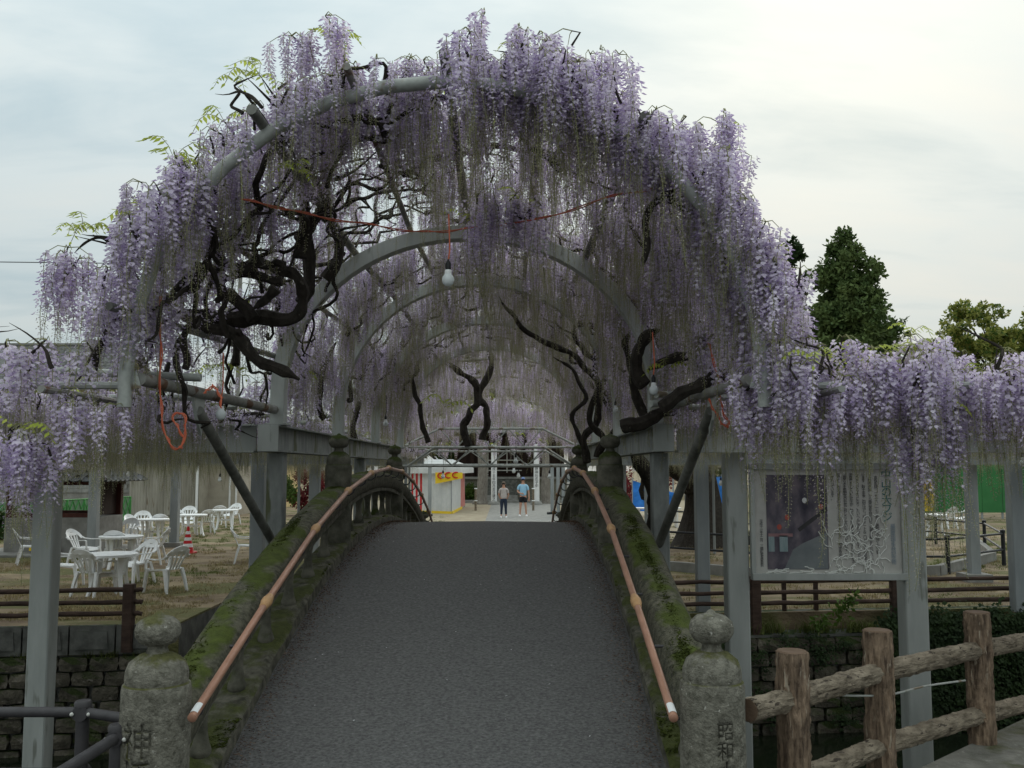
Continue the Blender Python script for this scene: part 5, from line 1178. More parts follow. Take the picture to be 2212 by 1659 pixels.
# concrete block wall behind the green fence
bx0, bx1, by = P(-60, 1080, 47).x, P(282, 1080, 47).x, 47.0; bwt = thing('block_wall', 'grey concrete block wall behind the green lattice fence', 'wall', ((bx0 + bx1) / 2, by, 0))
pm = MB(); pm.box((0, 0, 0), (.385, .14, .185)); bme = pm.mesh('block', 'blockwall'); m = MB(); m.box(((bx0 + bx1) / 2, by + .02, .9), (bx1 - bx0, .10, 1.78)); m.build('mortar', 'concrete', bwt)
for j in range(4):
    x = bx0 + (.2 if j % 2 else 0)
    while x < bx1 - .3: o = obj('block', bme, bwt); o.location = (x + .2, by, 1.80 - .1 - j * .195); x += .395
for i, (px, d, rr, mt, lab) in enumerate(((60, 49, 1.0, 'leafgreen', 'green shrub above the block wall by the hut'), (150, 49, 1.1, 'leaflight', 'yellow-green shrub above the block wall'), (215, 50, 1.2, 'leaflight', 'yellow-green bush beside the corrugated shed'), (255, 49.5, .9, 'leafgreen', 'dark green bush against the corrugated shed'), (605, 45, .9, 'leafgreen', 'green garden shrub beside the yellow house'), (650, 46, 1.1, 'leafred', 'dark red hedge shrub behind the grey columns'), (695, 46, 1.1, 'leafred', 'dark red hedge shrub next to the mossy parapet'), (1400, 44, 1.2, 'leafred', 'dark red shrub above the blue tarpaulin'), (1000, 66, .8, 'leafgreen', 'low green shrub by the pale tree trunk'), (1022, 66, .6, 'leafgreen', 'small green shrub before the shrine platform'), (5, 30, .5, 'leafdark', 'low dark plants before the hut'))):
    p_ = P(px, 1080, d); zc = 2.2 if i < 4 else (.45 if i >= 8 else 1.25); r = random.Random(70 + i)
    t = thing('shrub', lab, 'shrub', (p_.x, d, 0)); cen = [(Vector((p_.x + r.uniform(-rr, rr), d + r.uniform(-.5, .5), zc + r.uniform(-.6, .7) * rr)), r.uniform(.22, .42) * rr) for k in range(18)]
    obj('foliage', leaf_cloud(2600, cen, .13, 70 + i, mt), t); m = MB()
    for k in range(4): m.tube([(p_.x + r.uniform(-.1, .1), d, -.05), (p_.x + r.uniform(-.4, .4) * rr, d + r.uniform(-.3, .3), zc)], [.04, .015], 5)
    m.build('stem', 'bark', t)
# tiled house showing over the flowers
th = thing('tiled_house', 'cream house with weathered grey tiled gable roof beyond the flowers', 'house', (-25, 60, 0)); rx0, rx1 = -34.0, P(245, 760, 56).x; ry0, ry1 = 56.0, 64.0; zr_, ze_ = P(100, 747, 60).z, P(100, 838, 56).z
m = MB(); m.box(((rx0 + rx1 - 1) / 2, 60.0, ze_ / 2), (rx1 - rx0 - 1.0, 7.0, ze_)); m.add([(rx1 - .5, 56.5, ze_), (rx1 - .5, 63.5, ze_), (rx1 - .5, 60.0, zr_ - .25), (rx1 - 1.2, 56.5, ze_), (rx1 - 1.2, 63.5, ze_), (rx1 - 1.2, 60.0, zr_ - .25)], [(0, 1, 2), (5, 4, 3), (0, 2, 5, 3), (1, 4, 5, 2)]); m.build('wall', 'cream', th)
m = MB(); m.add([(rx0, ry0, ze_), (rx1, ry0, ze_), (rx1, 60.0, zr_), (rx0, 60.0, zr_), (rx1, ry1, ze_), (rx0, ry1, ze_)] + [(rx0, ry0, ze_ - .12), (rx1, ry0, ze_ - .12), (rx1, 60.0, zr_ - .12), (rx0, 60.0, zr_ - .12), (rx1, ry1, ze_ - .12), (rx0, ry1, ze_ - .12)], [(0, 1, 2, 3), (3, 2, 4, 5), (9, 8, 7, 6), (11, 10, 8, 9), (0, 6, 7, 1), (1, 7, 8, 2), (2, 8, 10, 4)]); rf2 = m.build('roof', 'rooftile_pale', th)
tile_slope((rx1 - 7.5, ry0, ze_), (rx1, ry0, ze_), (rx1, 60.0, zr_), (rx1 - 7.5, 60.0, zr_), 22, 12, rf2, 'rooftile_pale')
m = MB(); m.tube([(rx0, 60.0, zr_ + .05), (rx1, 60.0, zr_ + .05)], .13, 8); m.build('ridge', 'rooftile_pale', rf2, True)
m = MB(); m.box((rx1 - .46, 60.0, zr_ - 1.5), (.06, .7, .5)); m.build('gable_vent', 'beige', th)
# overhead cable with its pole
t = thing('overhead_cable', 'thin black overhead cable slung from a pole behind the wisteria', 'cable', (-13.8, 60, 0))
pe = P(520, 575, 60); m = MB(); m.tube([P(-300, 560, 60), P(0, 566, 60), P(260, 569, 60), pe], .03, 5); m.build('cable', 'socket', t); m = MB(); m.tube([(pe.x, 60, -.1), (pe.x, 60, pe.z + .4)], [.16, .12], 10); m.build('pole', 'concrete', t, True)
# ================================================================== market stalls and the shrine
tn = thing('market_tent', 'white market stall with red-striped end and yellow banner', 'stall', (P(955, 1100, 46.6).x, 47.5, 0))
cA = G(975, 1111); cB = G(1003, 1096); cC = G(888, 1108)   # near corner, receding corner, other corner
def V(p, z): return Vector((p.x, p.y, z))
zt_ = 2.05
def cloth(name, a, b, z0_, z1_, mt, folds=10, amp=.03):
    m = MB(); n = 24; d_ = (b - a); nn_ = Vector((d_.y, -d_.x, 0)).normalized(); bot, top = [], []
    for i in range(n + 1):
        p = a.lerp(b, i / n); w = amp * math.sin(i / n * folds * 2 * math.pi); bot.append(V(p + nn_ * w * 1.3, z0_)); top.append(V(p + nn_ * w * .3, z1_))
    m.add(bot + top, [(i, i + 1, n + 2 + i, n + 1 + i) for i in range(n)]); m.build(name, mt, tn, True, fixn=False)
cloth('front_curtain', cC.lerp(cA, .33), cA, .12, zt_, 'tarp_white', 6)
for i in range(6): cloth('stripe', cC.lerp(cA, i * .055), cC.lerp(cA, (i + 1) * .055), .12, zt_, 'tarp_red' if i % 2 == 0 else 'tarp_white', 1, .01)
cloth('side_curtain', cA, cA.lerp(cB, .68), .12, zt_, 'tarp_white', 8); cloth('side_curtain', cA.lerp(cB, .68), cB, .12, zt_ - .05, 'tarp_pink', 6, .05)
m = MB(); off = Vector((0, -.05, 0)); m.bar(V(cC, .08) + off, V(cA, .08) + off, .06, .12); m.bar(V(cA, .08) + Vector((.05, 0, 0)), V(cA.lerp(cB, .7), .08) + Vector((.05, 0, 0)), .06, .12); m.build('floor_sheet', 'tarp_yellow', tn)
rc = [V(cC, 0) + Vector((-.3, -.35, 0)), V(cA, 0) + Vector((.45, -.35, 0)), V(cB, 0) + Vector((.5, .6, 0)), V(cC, 0) + (cB - cA) + Vector((-.3, .6, 0))]
ctr = sum(rc, Vector()) / 4; m = MB(); lo = [Vector((p.x, p.y, zt_ - .1)) for p in rc]; mid = [Vector((p.x, p.y, zt_ + .17)) for p in rc]; ap_ = [Vector((ctr.x - .6, ctr.y, zt_ + .62)), Vector((ctr.x + .6, ctr.y, zt_ + .62))]
m.add(lo + mid + ap_, [(0, 1, 5, 4), (1, 2, 6, 5), (2, 3, 7, 6), (3, 0, 4, 7), (4, 5, 9, 8), (5, 6, 9), (6, 7, 8, 9), (7, 4, 8)]); m.build('canopy', 'tarp_white', tn)
a_, b_ = V(cC.lerp(cA, .62), 1.45) + Vector((0, -.42, 0)), V(cA, 1.72) + Vector((.55, -.42, 0)); m = MB(); m.add([a_, b_, V(b_, zt_ - .05), V(a_, zt_ - .05)], [(0, 1, 2, 3)]); bn = m.build('banner', 'tarp_yellow', tn, fixn=False)
for i in range(3):
    c = a_.lerp(b_, .22 + i * .27) + Vector((0, -.01, .34 - .06 * i)); m = MB(); m.tube([c + Vector((.17 * math.cos(t), 0, .13 * math.sin(t))) for t in [2 * math.pi * k / 12 for k in range(13)]], .035, 5); m.build('lettering', 'cone_red', bn)
m = MB()
for p_ in (cA, cB, cC): m.tube([V(p_, 0), V(p_, zt_)], .03, 6)
m.build('pole', 'steel_dark', tn)
for k, (px, py, lab) in enumerate(((928, 1120, 'slim grey pipe post before the market tent'), (1193, 1112, 'slim grey pipe post on a dark foot near the paper sign'), (1206, 1123, 'grey pipe post between the path and the parapet'), (1217, 1124, 'grey pipe post carrying the edge of the paper sign'), (1234, 1122, 'thick grey pipe post behind the paper sign'))):
    g = G(px, py if py < 1118 else 1116); t = thing('pipe_post', lab, 'post', (g.x, g.y, 0)); m = MB(); rr = .085 if k < 4 else .19; m.tube([(g.x, g.y, -.05), (g.x, g.y, 2.25)], rr, 10); m.build('tube', 'steel_dark', t, True); m = MB(); m.box((g.x, g.y, .06), (.5, .4, .14) if k == 1 else (.26, .26, .1)); m.build('foot', 'iron_black', t)
p_ = P(1239, 1063, 38); t = thing('paper_sign', 'white paper sign with red and black writing tied to the pipe posts', 'sign', tuple(p_)); m = MB(); m.box((p_.x, 38, p_.z), (.52, .02, .78)); m.build('sheet', 'paper', t)
for tx, dx, mt in (('開花まで', .12, 'ink'), ('立入禁止', -.12, 'ink_red')):
    me = text_mesh(tx, .17, True, 0, .9); me.materials.append(MAT[mt]); o = obj('lettering', me, t); o.location = (p_.x + dx, 37.985, p_.z + .34); o.rotation_euler = (R(90), 0, 0)
# white inscribed pillars
for (px, tx, lab, dm) in ((1067, '平成十五年四月吉日建之', 'white inscribed pillar on a round stone base beside the tree trunk', 1), (1159, '熊野神社氏子中', 'white inscribed pillar on a round stone base across the path', -1)):
    g = G(px, 1087); g.y = 58; g.x = P(px, 1050, 58).x; t = thing('white_pillar', lab, 'pillar', (g.x, 58, 0)); m = MB(); m.lathe([(.175, .2), (.165, 3.6), (.15, 3.65), (.001, 3.66)], g, 16); m.build('shaft', 'white', t, True); m = MB(); m.lathe([(.36, 0), (.36, .1), (.28, .2), (.2, .24)], g, 20); m.build('base', 'concrete', t, True)
    me = text_mesh(tx, .21, True, 0, .95); me.materials.append(MAT['ink']); o = obj('lettering', me, t); o.location = (g.x, 57.81, 2.45); o.rotation_euler = (R(90), 0, 0)
# shrine hall
hl = thing('shrine_hall', 'dark wooden shrine hall on a stone platform with steps', 'building', (.8, 68, 0)); hxl, hxr = P(985, 1050, 66).x, P(1215, 1050, 66).x
m = MB(); m.box(((hxl + hxr) / 2, 70.2, .75), (hxr - hxl + 1.5, 8, 1.5)); m.build('platform', 'stone', hl)
m = MB(); m.box(((hxl + hxr) / 2, 66.15, 1.54), (hxr - hxl + 1.7, .5, .16)); m.build('platform_edge', 'concrete', hl)
m = MB(); m.box(((hxl + hxr) / 2, 70.5, 3.0), (hxr - hxl, 6.4, 2.95)); m.build('wall', 'darkwood', hl)
sx0, sx1 = P(1052, 1080, 64.5).x, P(1118, 1080, 64.5).x
for i in range(7): m = MB(); m.box(((sx0 + sx1) / 2, 65.6 - i * .3, 1.32 - i * .2), (sx1 - sx0, .34, .2)); m.build('step', 'concrete_dark' if i < 5 else 'concrete', hl)
for i in range(5): m = MB(); m.box(((sx0 + sx1) / 2, 67.2 - i * .16, 2.4 - i * .18), (sx1 - sx0 + .3, .2, .06)); m.build('wooden_step', 'darkwood', hl)
for px in (985, 1020, 1058, 1112, 1150, 1215): m = MB(); x_ = P(px, 1050, 67).x; m.box((x_, 67.15, 3.1), (.26, .26, 3.0)); m.build('pillar', 'darkwood', hl)
m = MB()
for z_ in (2.05, 2.75): m.tube([(sx0, 66.7, z_), (sx1 + .3, 66.7, z_)], .04, 6)
for x_ in (sx0, (sx0 + sx1) / 2 + .3, sx1 - .2): m.tube([(x_, 66.7, 1.9 if x_ != sx0 else 1.62), (x_, 66.7, 3.6)], .04, 6)
m.build('rope_barrier', 'paper', hl)
m = MB(); m.add([(hxl - 2, 65, 4.6), (hxr + 2, 65, 4.6), (hxr + 1, 70.5, 7.2), (hxl - 1, 70.5, 7.2), (hxr + 2, 76, 4.6), (hxl - 2, 76, 4.6)], [(0, 1, 2, 3), (3, 2, 4, 5), (5, 4, 1, 0), (1, 4, 2), (0, 3, 5)]); m.build('roof', 'rooftile', hl)
m = MB(); m.box((P(1100, 1088, 61).x, 61.2, .09), (16, .5, .2)); tag(m.build('stone_kerb', 'concrete', None), 'long low stone kerb crossing in front of the shrine hall', 'kerb')
for (px, d, w, lab, sd) in ((1041, 59, .36, 'pale straight tree trunk beside the white pillar', 2), (1178, 60, .30, 'leaning pale tree trunk beside the other white pillar', 5)):
    x_ = P(px, 1080, d).x; t = thing('tall_tree', lab, 'tree', (x_, d, 0)); m = MB(); pts = [(x_ - (.1 if px < 1100 else -.2), d, -.1), (x_, d, .7), (x_ + .05, d, 2.2), (x_ - .05, d, 4.2), (x_, d, 7)]; m.tube(catmull(pts, 4), [w * (1.45 if i < 2 else 1.05 - .03 * i) for i in range(17)], 12); m.build('trunk', 'bark_pale', t, True)
    r = random.Random(sd); cen = [(Vector((x_ + r.uniform(-3, 3), d + r.uniform(-2, 2), r.uniform(6.5, 11))), r.uniform(.4, .8)) for k in range(50)]; obj('crown', leaf_cloud(9000, cen, .3, sd, ['leafgreen', 'leaflight']), t)
for (px, py, lab) in ((1027.5, 1104, 'short brown stake with white tape beside the path and pale trunk'), (1152, 1104, 'short brown stake with white tape across the path')):
    g = G(px, py); t = thing('rope_stake', lab, 'stake', (g.x, g.y, 0)); m = MB(); m.tube([(g.x, g.y, -.05), (g.x, g.y, 1.15)], .06, 8); m.build('shaft', 'lograil', t, True)
    for z_ in (.5, 1.12): m = MB(); m.lathe([(.065, z_), (.09, z_ + .03), (.065, z_ + .06)], (g.x, g.y, 0), 8); m.build('tape', 'white', t)
# blue tarpaulins
for (px0, px1, yt, yb, d, lab, sd) in ((1368, 1455, 1038, 1104, 40, 'blue tarpaulin stretched beside the old wisteria trunk', 1), (1527, 1560, 1030, 1100, 38, 'blue tarpaulin hanging between grey posts', 2), (1240, 1262, 1030, 1085, 44, 'narrow blue tarpaulin behind the paper sign', 3)):
    a_, b_ = P(px0, yb, d), P(px1, yt, d); t = thing('tarpaulin', lab, 'tarpaulin', ((a_.x + b_.x) / 2, d, a_.z)); m = MB(); nx_, nz_ = 22, 16; vs = []
    for j in range(nz_ + 1):
        for i in range(nx_ + 1):
            x_ = a_.x + (b_.x - a_.x) * i / nx_; z_ = a_.z + (b_.z - a_.z) * j / nz_ - (.5 * (i / nx_) * (j / nz_) ** 2 if sd == 1 else 0); vs.append((x_, d + .16 * mnoise.noise(Vector((x_ * 2.2, z_ * 1.6, sd))) + .06 * mnoise.noise(Vector((x_ * 7, z_ * 6, sd))), z_))
    m.add(vs, [(j * (nx_ + 1) + i, j * (nx_ + 1) + i + 1, (j + 1) * (nx_ + 1) + i + 1, (j + 1) * (nx_ + 1) + i) for j in range(nz_) for i in range(nx_)]); m.build('sheet', 'tarp_blue', t, True, fixn=False)
    m = MB()
    for x_ in (a_.x, b_.x): m.tube([(x_, d + .12, -.05), (x_, d + .12, b_.z + .1)], .035, 6)
    m.build('pole', 'steel_dark', t)
t = thing('trestle_table', 'long white trestle table in front of the blue tarpaulin', 'table', (P(1420, 1120, 36).x, 36, 0)); g = P(1420, 1108, 36); m = MB(); m.box((g.x, 36, .72), (1.7, .6, .05)); m.build('table_top', 'white', t)
for sx in (-.7, .7): m = MB(); m.box((g.x + sx, 36, .35), (.06, .5, .7)); m.build('leg', 'white', t)
# green sheet fence and orange board
ga, gb = P(1990, 1100, 42), P(2300, 1100, 42); t = thing('sheet_fence', 'long green sheet hoarding behind the black pipe fence', 'fence', ((ga.x + gb.x) / 2, 42, 0)); n = 7
for i in range(n):
    x0_ = ga.x + (gb.x - ga.x) * i / n; x1_ = ga.x + (gb.x - ga.x) * (i + 1) / n - .02; m = MB(); m.box(((x0_ + x1_) / 2, 42 + .01 * (i % 2), 1.42), (x1_ - x0_, .03, 2.25)); m.build('sheet', 'green_sheet', t)
    m = MB(); m.tube([(x0_, 42.08, -.05), (x0_, 42.08, 2.6)], .05, 8); m.build('post', 'steel_dark', t, True)
m = MB(); g = P(2003, 1070, 40); m.box((g.x, 40, g.z), (.5, .06, 1.3)); tag(m.build('orange_panel', 'tarp_yellow', None, bevel=.01), 'orange panel leaning by the green hoarding', 'panel')
for i, (a_, b_) in enumerate((((1880, 1000, 18), (2140, 993, 18)), ((1790, 951, 22), (2090, 968, 20)))):
    m = MB(); m.tube([P(*a_), P(*b_)], .035, 8); tag(m.build('bamboo_pole', 'galv_rust', None, True), ('straight weathered pole propped under the pergola by the green hoarding', 'tilted weathered pole under the pergola behind the notice board')[i], 'pole')
# ================================================================== people
def skin_obj(name, verts, edges, radii, parent, mt, root=0, sub=2):
    me = bpy.data.meshes.new(name); me.from_pydata(verts, edges, []); o = obj(name, me, parent); s = o.modifiers.new('skin', 'SKIN')
    for i, r_ in enumerate(radii): v = me.skin_vertices[0].data[i]; v.radius = (r_, r_) if not isinstance(r_, tuple) else r_; v.use_root = (i == root)
    s.use_smooth_shade = True; u = o.modifiers.new('sub', 'SUBSURF'); u.levels = u.render_levels = sub
    bpy.context.view_layer.update(); nm = bpy.data.meshes.new_from_object(o.evaluated_get(bpy.context.evaluated_depsgraph_get())); o.modifiers.clear(); o.data = nm; nm.materials.clear(); nm.materials.append(MAT[mt])
    nm.polygons.foreach_set('use_smooth', [True] * len(nm.polygons)); return o
def person(label, g, k, shirt, lower, long_legs, cap, pose, longhair):
    t = thing('person', label, 'person', tuple(g)); O = Vector(g); w = lambda x, y, z: tuple(O + Vector((x, y, z)) * k)
    # joints: x to our right, y away from us
    la, ra = pose['arms']; hipw, st = .085, pose['stance']
    V_ = [w(0, 0, .95), w(0, 0, 1.12), w(0, 0, 1.30), w(0, -.01, 1.44), w(0, -.015, 1.53), w(0, -.03, 1.62), w(0, -.03, 1.70)]
    E_ = [(i, i + 1) for i in range(6)]; Rr = [(.14 * k, .105 * k), (.125 * k, .09 * k), (.15 * k, .10 * k), (.085 * k, .07 * k), .052 * k, (.072 * k, .092 * k), (.062 * k, .080 * k)]
    def limb(start, pts, rr):
        prev = start
        for p_, r_ in zip(pts, rr): V_.append(w(*p_)); Rr.append(r_ * k); E_.append((prev, len(V_) - 1)); prev = len(V_) - 1
        return prev
    for s, arm in ((-1, la), (1, ra)):
        limb(0, [(s * hipw, 0, .88), (s * (hipw + st * .5), -.015, .50), (s * (hipw + st), .01, .10), (s * (hipw + st), -.02, .045), (s * (hipw + st + .02), -.13, .03)], [.085, .055, .038, .040, .033])
        e = limb(3, [(s * .17, 0, 1.40)] + arm, [.055, .042, .030, .034])
        hp = Vector(arm[-1]); fd = (Vector(arm[-1]) - Vector(arm[-2])).normalized(); sd = fd.cross(Vector((0, 1, 0))); sd = sd.normalized() if sd.length > .1 else Vector((1, 0, 0)); yv = fd.cross(sd)
        for q, ln in ((-.03, .055), (-.010, .07), (.010, .066), (.03, .05)): limb(e, [tuple(hp + fd * .045 + sd * q), tuple(hp + fd * (.045 + ln * .6) + sd * q * 1.1 - yv * .008), tuple(hp + fd * (.045 + ln) + sd * q * 1.1 - yv * .022)], [.0095, .0085, .007])
        limb(e, [tuple(hp + sd * -.038 * s + fd * .01), tuple(hp + sd * -.055 * s + fd * .045)], [.011, .008])
    skin_obj('body', V_, E_, Rr, t, 'skin', 0, 2)
    # shirt with sleeves
    V2 = [w(0, 0, .90), w(0, 0, 1.08), w(0, 0, 1.28), w(0, 0, 1.425), w(0, -.005, 1.47)]; E2 = [(0, 1), (1, 2), (2, 3), (3, 4)]; R2 = [(.175 * k, .13 * k), (.16 * k, .12 * k), (.178 * k, .125 * k), (.115 * k, .09 * k), (.062 * k, .06 * k)]
    for s, arm in ((-1, la), (1, ra)):
        n0 = len(V2); a0 = Vector((s * .175, 0, 1.395)); a1 = a0.lerp(Vector(arm[0]), .78); V2 += [w(*a0), w(*a1)]; E2 += [(3, n0), (n0, n0 + 1)]; R2 += [.075 * k, .066 * k]
    skin_obj('shirt', V2, E2, R2, t, shirt, 0, 2)
    V3 = [w(0, 0, 1.0), w(0, 0, .90)]; E3 = [(0, 1)]; R3 = [(.155 * k, .115 * k), (.165 * k, .12 * k)]
    for s in (-1, 1):
        n0 = len(V3); pts = [(s * hipw, 0, .84), (s * (hipw + st * .32), -.01, .62)] + ([(s * (hipw + st * .5), -.015, .48), (s * (hipw + st * .9), .005, .16)] if long_legs else []); rr = [.108, .105 if not long_legs else .085] + [.068, .056]
        for i, p_ in enumerate(pts): V3.append(w(*p_)); R3.append(rr[i] * k); E3.append((1 if i == 0 else len(V3) - 2, len(V3) - 1))
    skin_obj('trousers' if long_legs else 'shorts', V3, E3, R3, t, lower, 0, 2)
    H = O + Vector((0, -.03, 1.655)) * k
    hm = MB(); n = 16
    def dome(rx, ry, rz, c, a0, a1, mt, nm, cut=None):
        m = MB(); sec = [[(c.x + rx * math.cos(b_) * math.cos(a_), c.y + ry * math.cos(b_) * math.sin(a_), c.z + rz * math.sin(b_)) for a_ in [2 * math.pi * i / n for i in range(n)]] for b_ in [a0 + (a1 - a0) * j / 7 for j in range(8)]]; m.sweep(sec); return m.build(nm, mt, t, True)
    dome(.083 * k, .100 * k, .105 * k, H + Vector((0, .022, .012)) * k, R(-35), R(88), 'hair', 'hair')
    dome(.094 * k, .112 * k, .10 * k, H + Vector((0, .008, .048)) * k, R(0), R(88), cap, 'cap')
    m = MB(); c = H + Vector((pose['look'] * .04, -.10, .055)) * k; m.sweep([[c + Vector((x_ * k, y_ * k, z_ * k)) for x_, z_ in ((-.075, 0), (-.04, .016), (.04, .016), (.075, 0), (.04, .008), (-.04, .008))] for y_ in (.03, -.07)]); m.build('cap_brim', cap, t)
    if longhair: m = MB(); m.tube([H + Vector((.03, .10, .02)) * k, H + Vector((.06, .13, -.08)) * k, H + Vector((.07, .10, -.22)) * k], [.045 * k, .04 * k, .012 * k], 8); m.build('ponytail', 'hair', t, True)
    m = MB(); fc = H + Vector((pose['look'] * .03, -.088, -.02)) * k
    m.add([fc + Vector((-.012, 0, -.02)) * k, fc + Vector((.012, 0, -.02)) * k, fc + Vector((0, .0, .025)) * k, fc + Vector((0, -.028, -.012)) * k], [(0, 1, 3), (1, 2, 3), (2, 0, 3)]); m.build('nose', 'skin', t)
    for s in (-1, 1):
        m = MB(); m.lathe([(.001, -.008 * k), (.009 * k, 0), (.001, .008 * k)], fc + Vector((s * .030, .003, .02)) * k, 8); m.build('eye', 'hair', t, True)
        m = MB(); m.lathe([(.001, -.03 * k), (.014 * k, -.01 * k), (.015 * k, .012 * k), (.001, .028 * k)], H + Vector((s * .078, .015, -.01)) * k, 8); m.build('ear', 'skin', t, True)
        x_ = s * (hipw + st + .01); m = MB(); m.sweep([[O + Vector((x_ + dx, y_, dz)) * k for dx, dz in ((-.048 * q, 0), (.048 * q, 0), (.045 * q, h_ * .6), (.02 * q, h_), (-.02 * q, h_), (-.045 * q, h_ * .6))] for y_, q, h_ in ((.085, .8, .08), (.04, 1, .115), (-.03, 1, .10), (-.11, 1.05, .07), (-.17, .7, .045))]); m.build('shoe', 'white', t, True)
    m = MB(); m.tube([fc + Vector((-.02, .006, -.045)) * k, fc + Vector((.02, .006, -.045)) * k], .005 * k, 5); m.build('mouth', 'tarp_pink', t)
    return t
g2 = G(1130, 1116); g1 = G(1088, 1119)
person('person in light blue T-shirt, black shorts and blue cap looking up', g2, 1.80 / 1.80, 'shirt_blue', 'shorts', False, 'cap_blue', dict(arms=([(-.255, .01, 1.14), (-.10, -.17, 1.05), (-.06, -.19, 1.045)], [(.255, .01, 1.12), (.27, -.04, .87), (.27, -.05, .80)]), stance=.06, look=-.4), False)
person('person in grey T-shirt, dark jeans and brown cap with hands behind the back', g1, 1.62 / 1.80, 'shirt_grey', 'jeans', True, 'cap_brown', dict(arms=([(-.24, .05, 1.14), (-.17, .17, .95), (-.08, .19, .93)], [(.24, .05, 1.14), (.18, .17, .95), (.10, .19, .93)]), stance=.035, look=-.9), True)
# ================================================================== ground cover
def blade_mesh(seed, n, h, spread, mt):
    r = random.Random(seed); m = MB()
    for i in range(n):
        a_ = r.uniform(0, 6.28); rr = spread * r.random() ** .5; p = Vector((rr * math.cos(a_), rr * math.sin(a_), -.01)); b_ = r.uniform(0, 6.28); d_ = Vector((math.cos(b_), math.sin(b_), 0)); hh = h * r.uniform(.5, 1.2); w = .006
        s = Vector((-d_.y, d_.x, 0)) * w; m.add([p - s, p + s, p + d_ * hh * .35 + Vector((0, 0, hh * .7)) + s * .6, p + d_ * hh * .35 + Vector((0, 0, hh * .7)) - s * .6, p + d_ * hh * .9 + Vector((0, 0, hh))], [(0, 1, 2, 3), (3, 2, 4)])
    return m.mesh('tuft', mt)
TUF = [blade_mesh(i, 26, .07, .16, 'straw') for i in range(3)] + [blade_mesh(9 + i, 26, .08, .15, 'grass') for i in range(3)]
rg = random.Random(77); pts = []
for i in range(9000):
    y = 14.3 + 30 * rg.random() ** 1.6; x = rg.uniform(-.62, .62) * y
    if -2.6 < x < 2.9 and y > 16: continue
    if y < bank2(x) + .15: continue
    g = mnoise.noise(Vector((x * .35, y * .35, 9)))
    far = min(1, max(0, (y - 22) / 10)); kind = 3 if g + .5 * far > .3 else 0
    if g < -.12 and rg.random() < .75: continue
    pts.append((x, y, .0, 0, 0, rg.uniform(0, 6.28), rg.uniform(.5, 1.1), kind + rg.randrange(3)))
o = scatter('dry_grass', pts, TUF); tag(o, 'short dry and green grass on the shrine yard', 'grass', kind='stuff')
# ivy and ferns on the bank walls
def ivy_mesh(seed, n, s, mt):
    r = random.Random(seed); m = MB()
    for i in range(n):
        p = Vector((r.gauss(0, .09), -abs(r.gauss(.02, .03)), r.gauss(0, .08))); a_ = Vector((r.uniform(-1, 1), r.uniform(-.8, -.1), r.uniform(-1, .3))).normalized(); b_ = a_.cross(Vector((r.uniform(-.3, .3), -1, .5))).normalized(); k = s * r.uniform(.6, 1.3)
        m.add([p, p + a_ * k * .45 + b_ * k * .42, p + a_ * k, p + a_ * k * .45 - b_ * k * .42], [(0, 1, 2, 3)])
    return m.mesh('ivy', mt)
IVY = [ivy_mesh(i, 40, .055, 'ivy') for i in range(3)] + [ivy_mesh(5, 46, .075, 'leafgreen')] + [blade_mesh(31, 18, .16, .07, 'grass')]
pts = []
for i in range(2600):
    x = rg.uniform(5.6, 12); z = rg.uniform(-2, .0); 
    pts.append((x, bank(x) - .44 - rg.uniform(0, .08), z, 0, 0, .12 + rg.uniform(-.3, .3), rg.uniform(.7, 1.3), rg.randrange(3)))
for i in range(420):
    x = rg.uniform(1.4, 7.4); z = -2 + 1.75 * rg.random(); g = mnoise.noise(Vector((x * 1.3, 0, z * 1.3)))
    if g < .08: continue
    pts.append((x, bank(x) - .42, z, 0, 0, rg.uniform(-.3, .3), rg.uniform(.5, 1.0), rg.randrange(3)))
for i in range(150):
    x = rg.uniform(1.4, 9); pts.append((x, bank(x) - .22 - rg.uniform(0, .1), -.27, 0, 0, rg.uniform(0, 6), rg.uniform(.6, 1.3), 4))
for i in range(90):
    x = rg.uniform(-9, -4.8); pts.append((x, bank(x) - .14, -.44 if rg.random() < .6 else rg.uniform(-1.8, -.5), 0, 0, rg.uniform(0, 6), rg.uniform(.4, 1.0), 4))
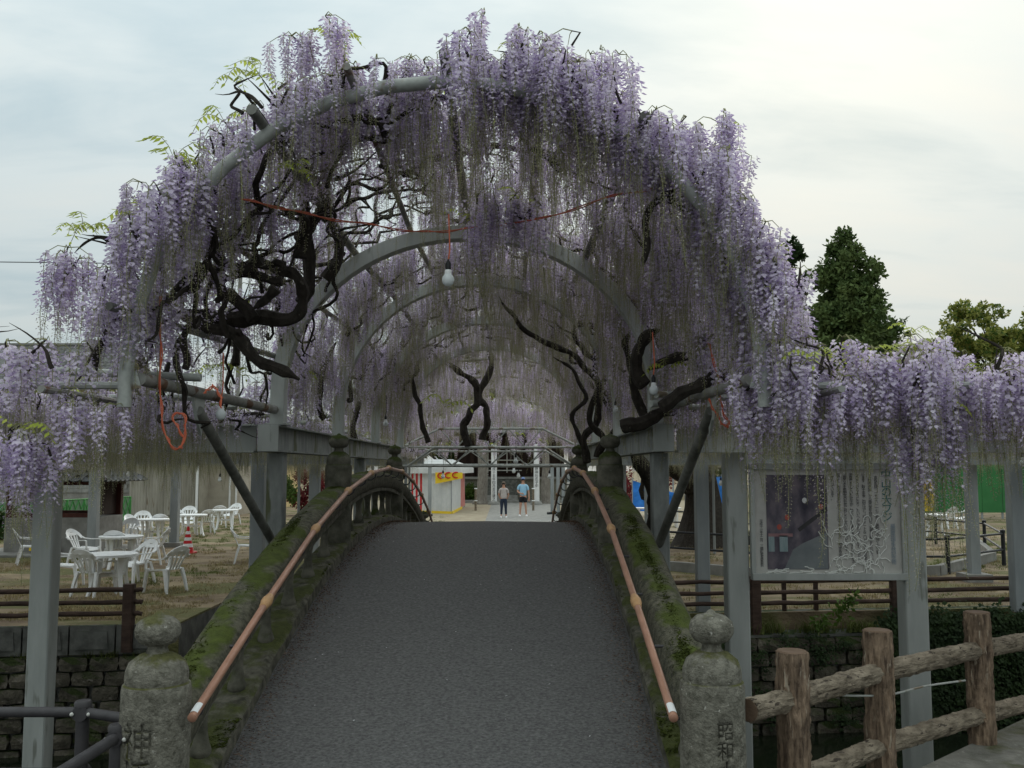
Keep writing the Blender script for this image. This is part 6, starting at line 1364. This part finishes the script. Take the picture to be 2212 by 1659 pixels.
o = scatter('ivy', pts, IVY); tag(o, 'dark ivy and weeds creeping over the canal bank walls', 'ivy', kind='stuff')
for i, (px, py, s, lab) in enumerate(((1770, 1345, 1.0, 'small bright green leafy weed on the bank ledge behind the notice board'), (1815, 1320, 1.2, 'taller bright green leafy weed climbing the bank behind the notice board'), (1833, 1300, .8, 'bright green sprig highest on the bank behind the notice board'))):
    p_ = P(px, py, 14.45); t = thing('weed', lab, 'weed', tuple(p_)); r = random.Random(i); obj('foliage', leaf_cloud(70, [(p_ + Vector((r.uniform(-.1, .1), 0, r.uniform(-.08, .12))), .10 * s) for k in range(5)], .085, 90 + i, 'leafgreen'), t); m = MB(); m.tube([p_ + Vector((0, .05, -.2)), p_], [.008, .004], 5); m.build('stem', 'rachis', t)
# moss cushions on the parapets
mat('mosstuft', (.045, .058, .010), (.085, .105, .02), 9, .95, rnd=.5, trans=.2)
MOS = [blade_mesh(60 + i, 40, .009, .03, 'mosstuft') for i in range(3)]
pts = []
for i in range(26000):
    s = rg.choice((-1, 1)); y = 4.7 + 12 * rg.random() ** 1.25; u = rg.uniform(-1.35, 1.35)
    if mnoise.noise(Vector((s * 3 + u * .5, y * 1.15, 2))) + .35 * mnoise.noise(Vector((s, y * 6, u * 5))) < (.14 if s < 0 else .0) + rg.uniform(-.15, .3): continue
    sx, cz = math.sin(u), math.cos(u); pts.append((XB + s * 1.3 + .12 * sx, y, deckz(y) + .53 + .104 * cz ** .8 if cz > 0 else deckz(y) + .53, 0, u, 0, rg.uniform(.6, 1.3), rg.randrange(3)))
for i in range(3800):
    s = rg.choice((-1, 1)); y = 4.7 + 11 * rg.random(); 
    if mnoise.noise(Vector((s * 5, y * 1.9, 7))) < .12: continue
    pts.append((XB + s * 1.3 - s * rg.uniform(.0, .09), y, deckz(y) + .098, 0, 0, 0, rg.uniform(.6, 1.4), rg.randrange(3)))
o = scatter('moss', pts, MOS); tag(o, 'green moss cushions growing on the bridge parapets', 'moss', kind='stuff')
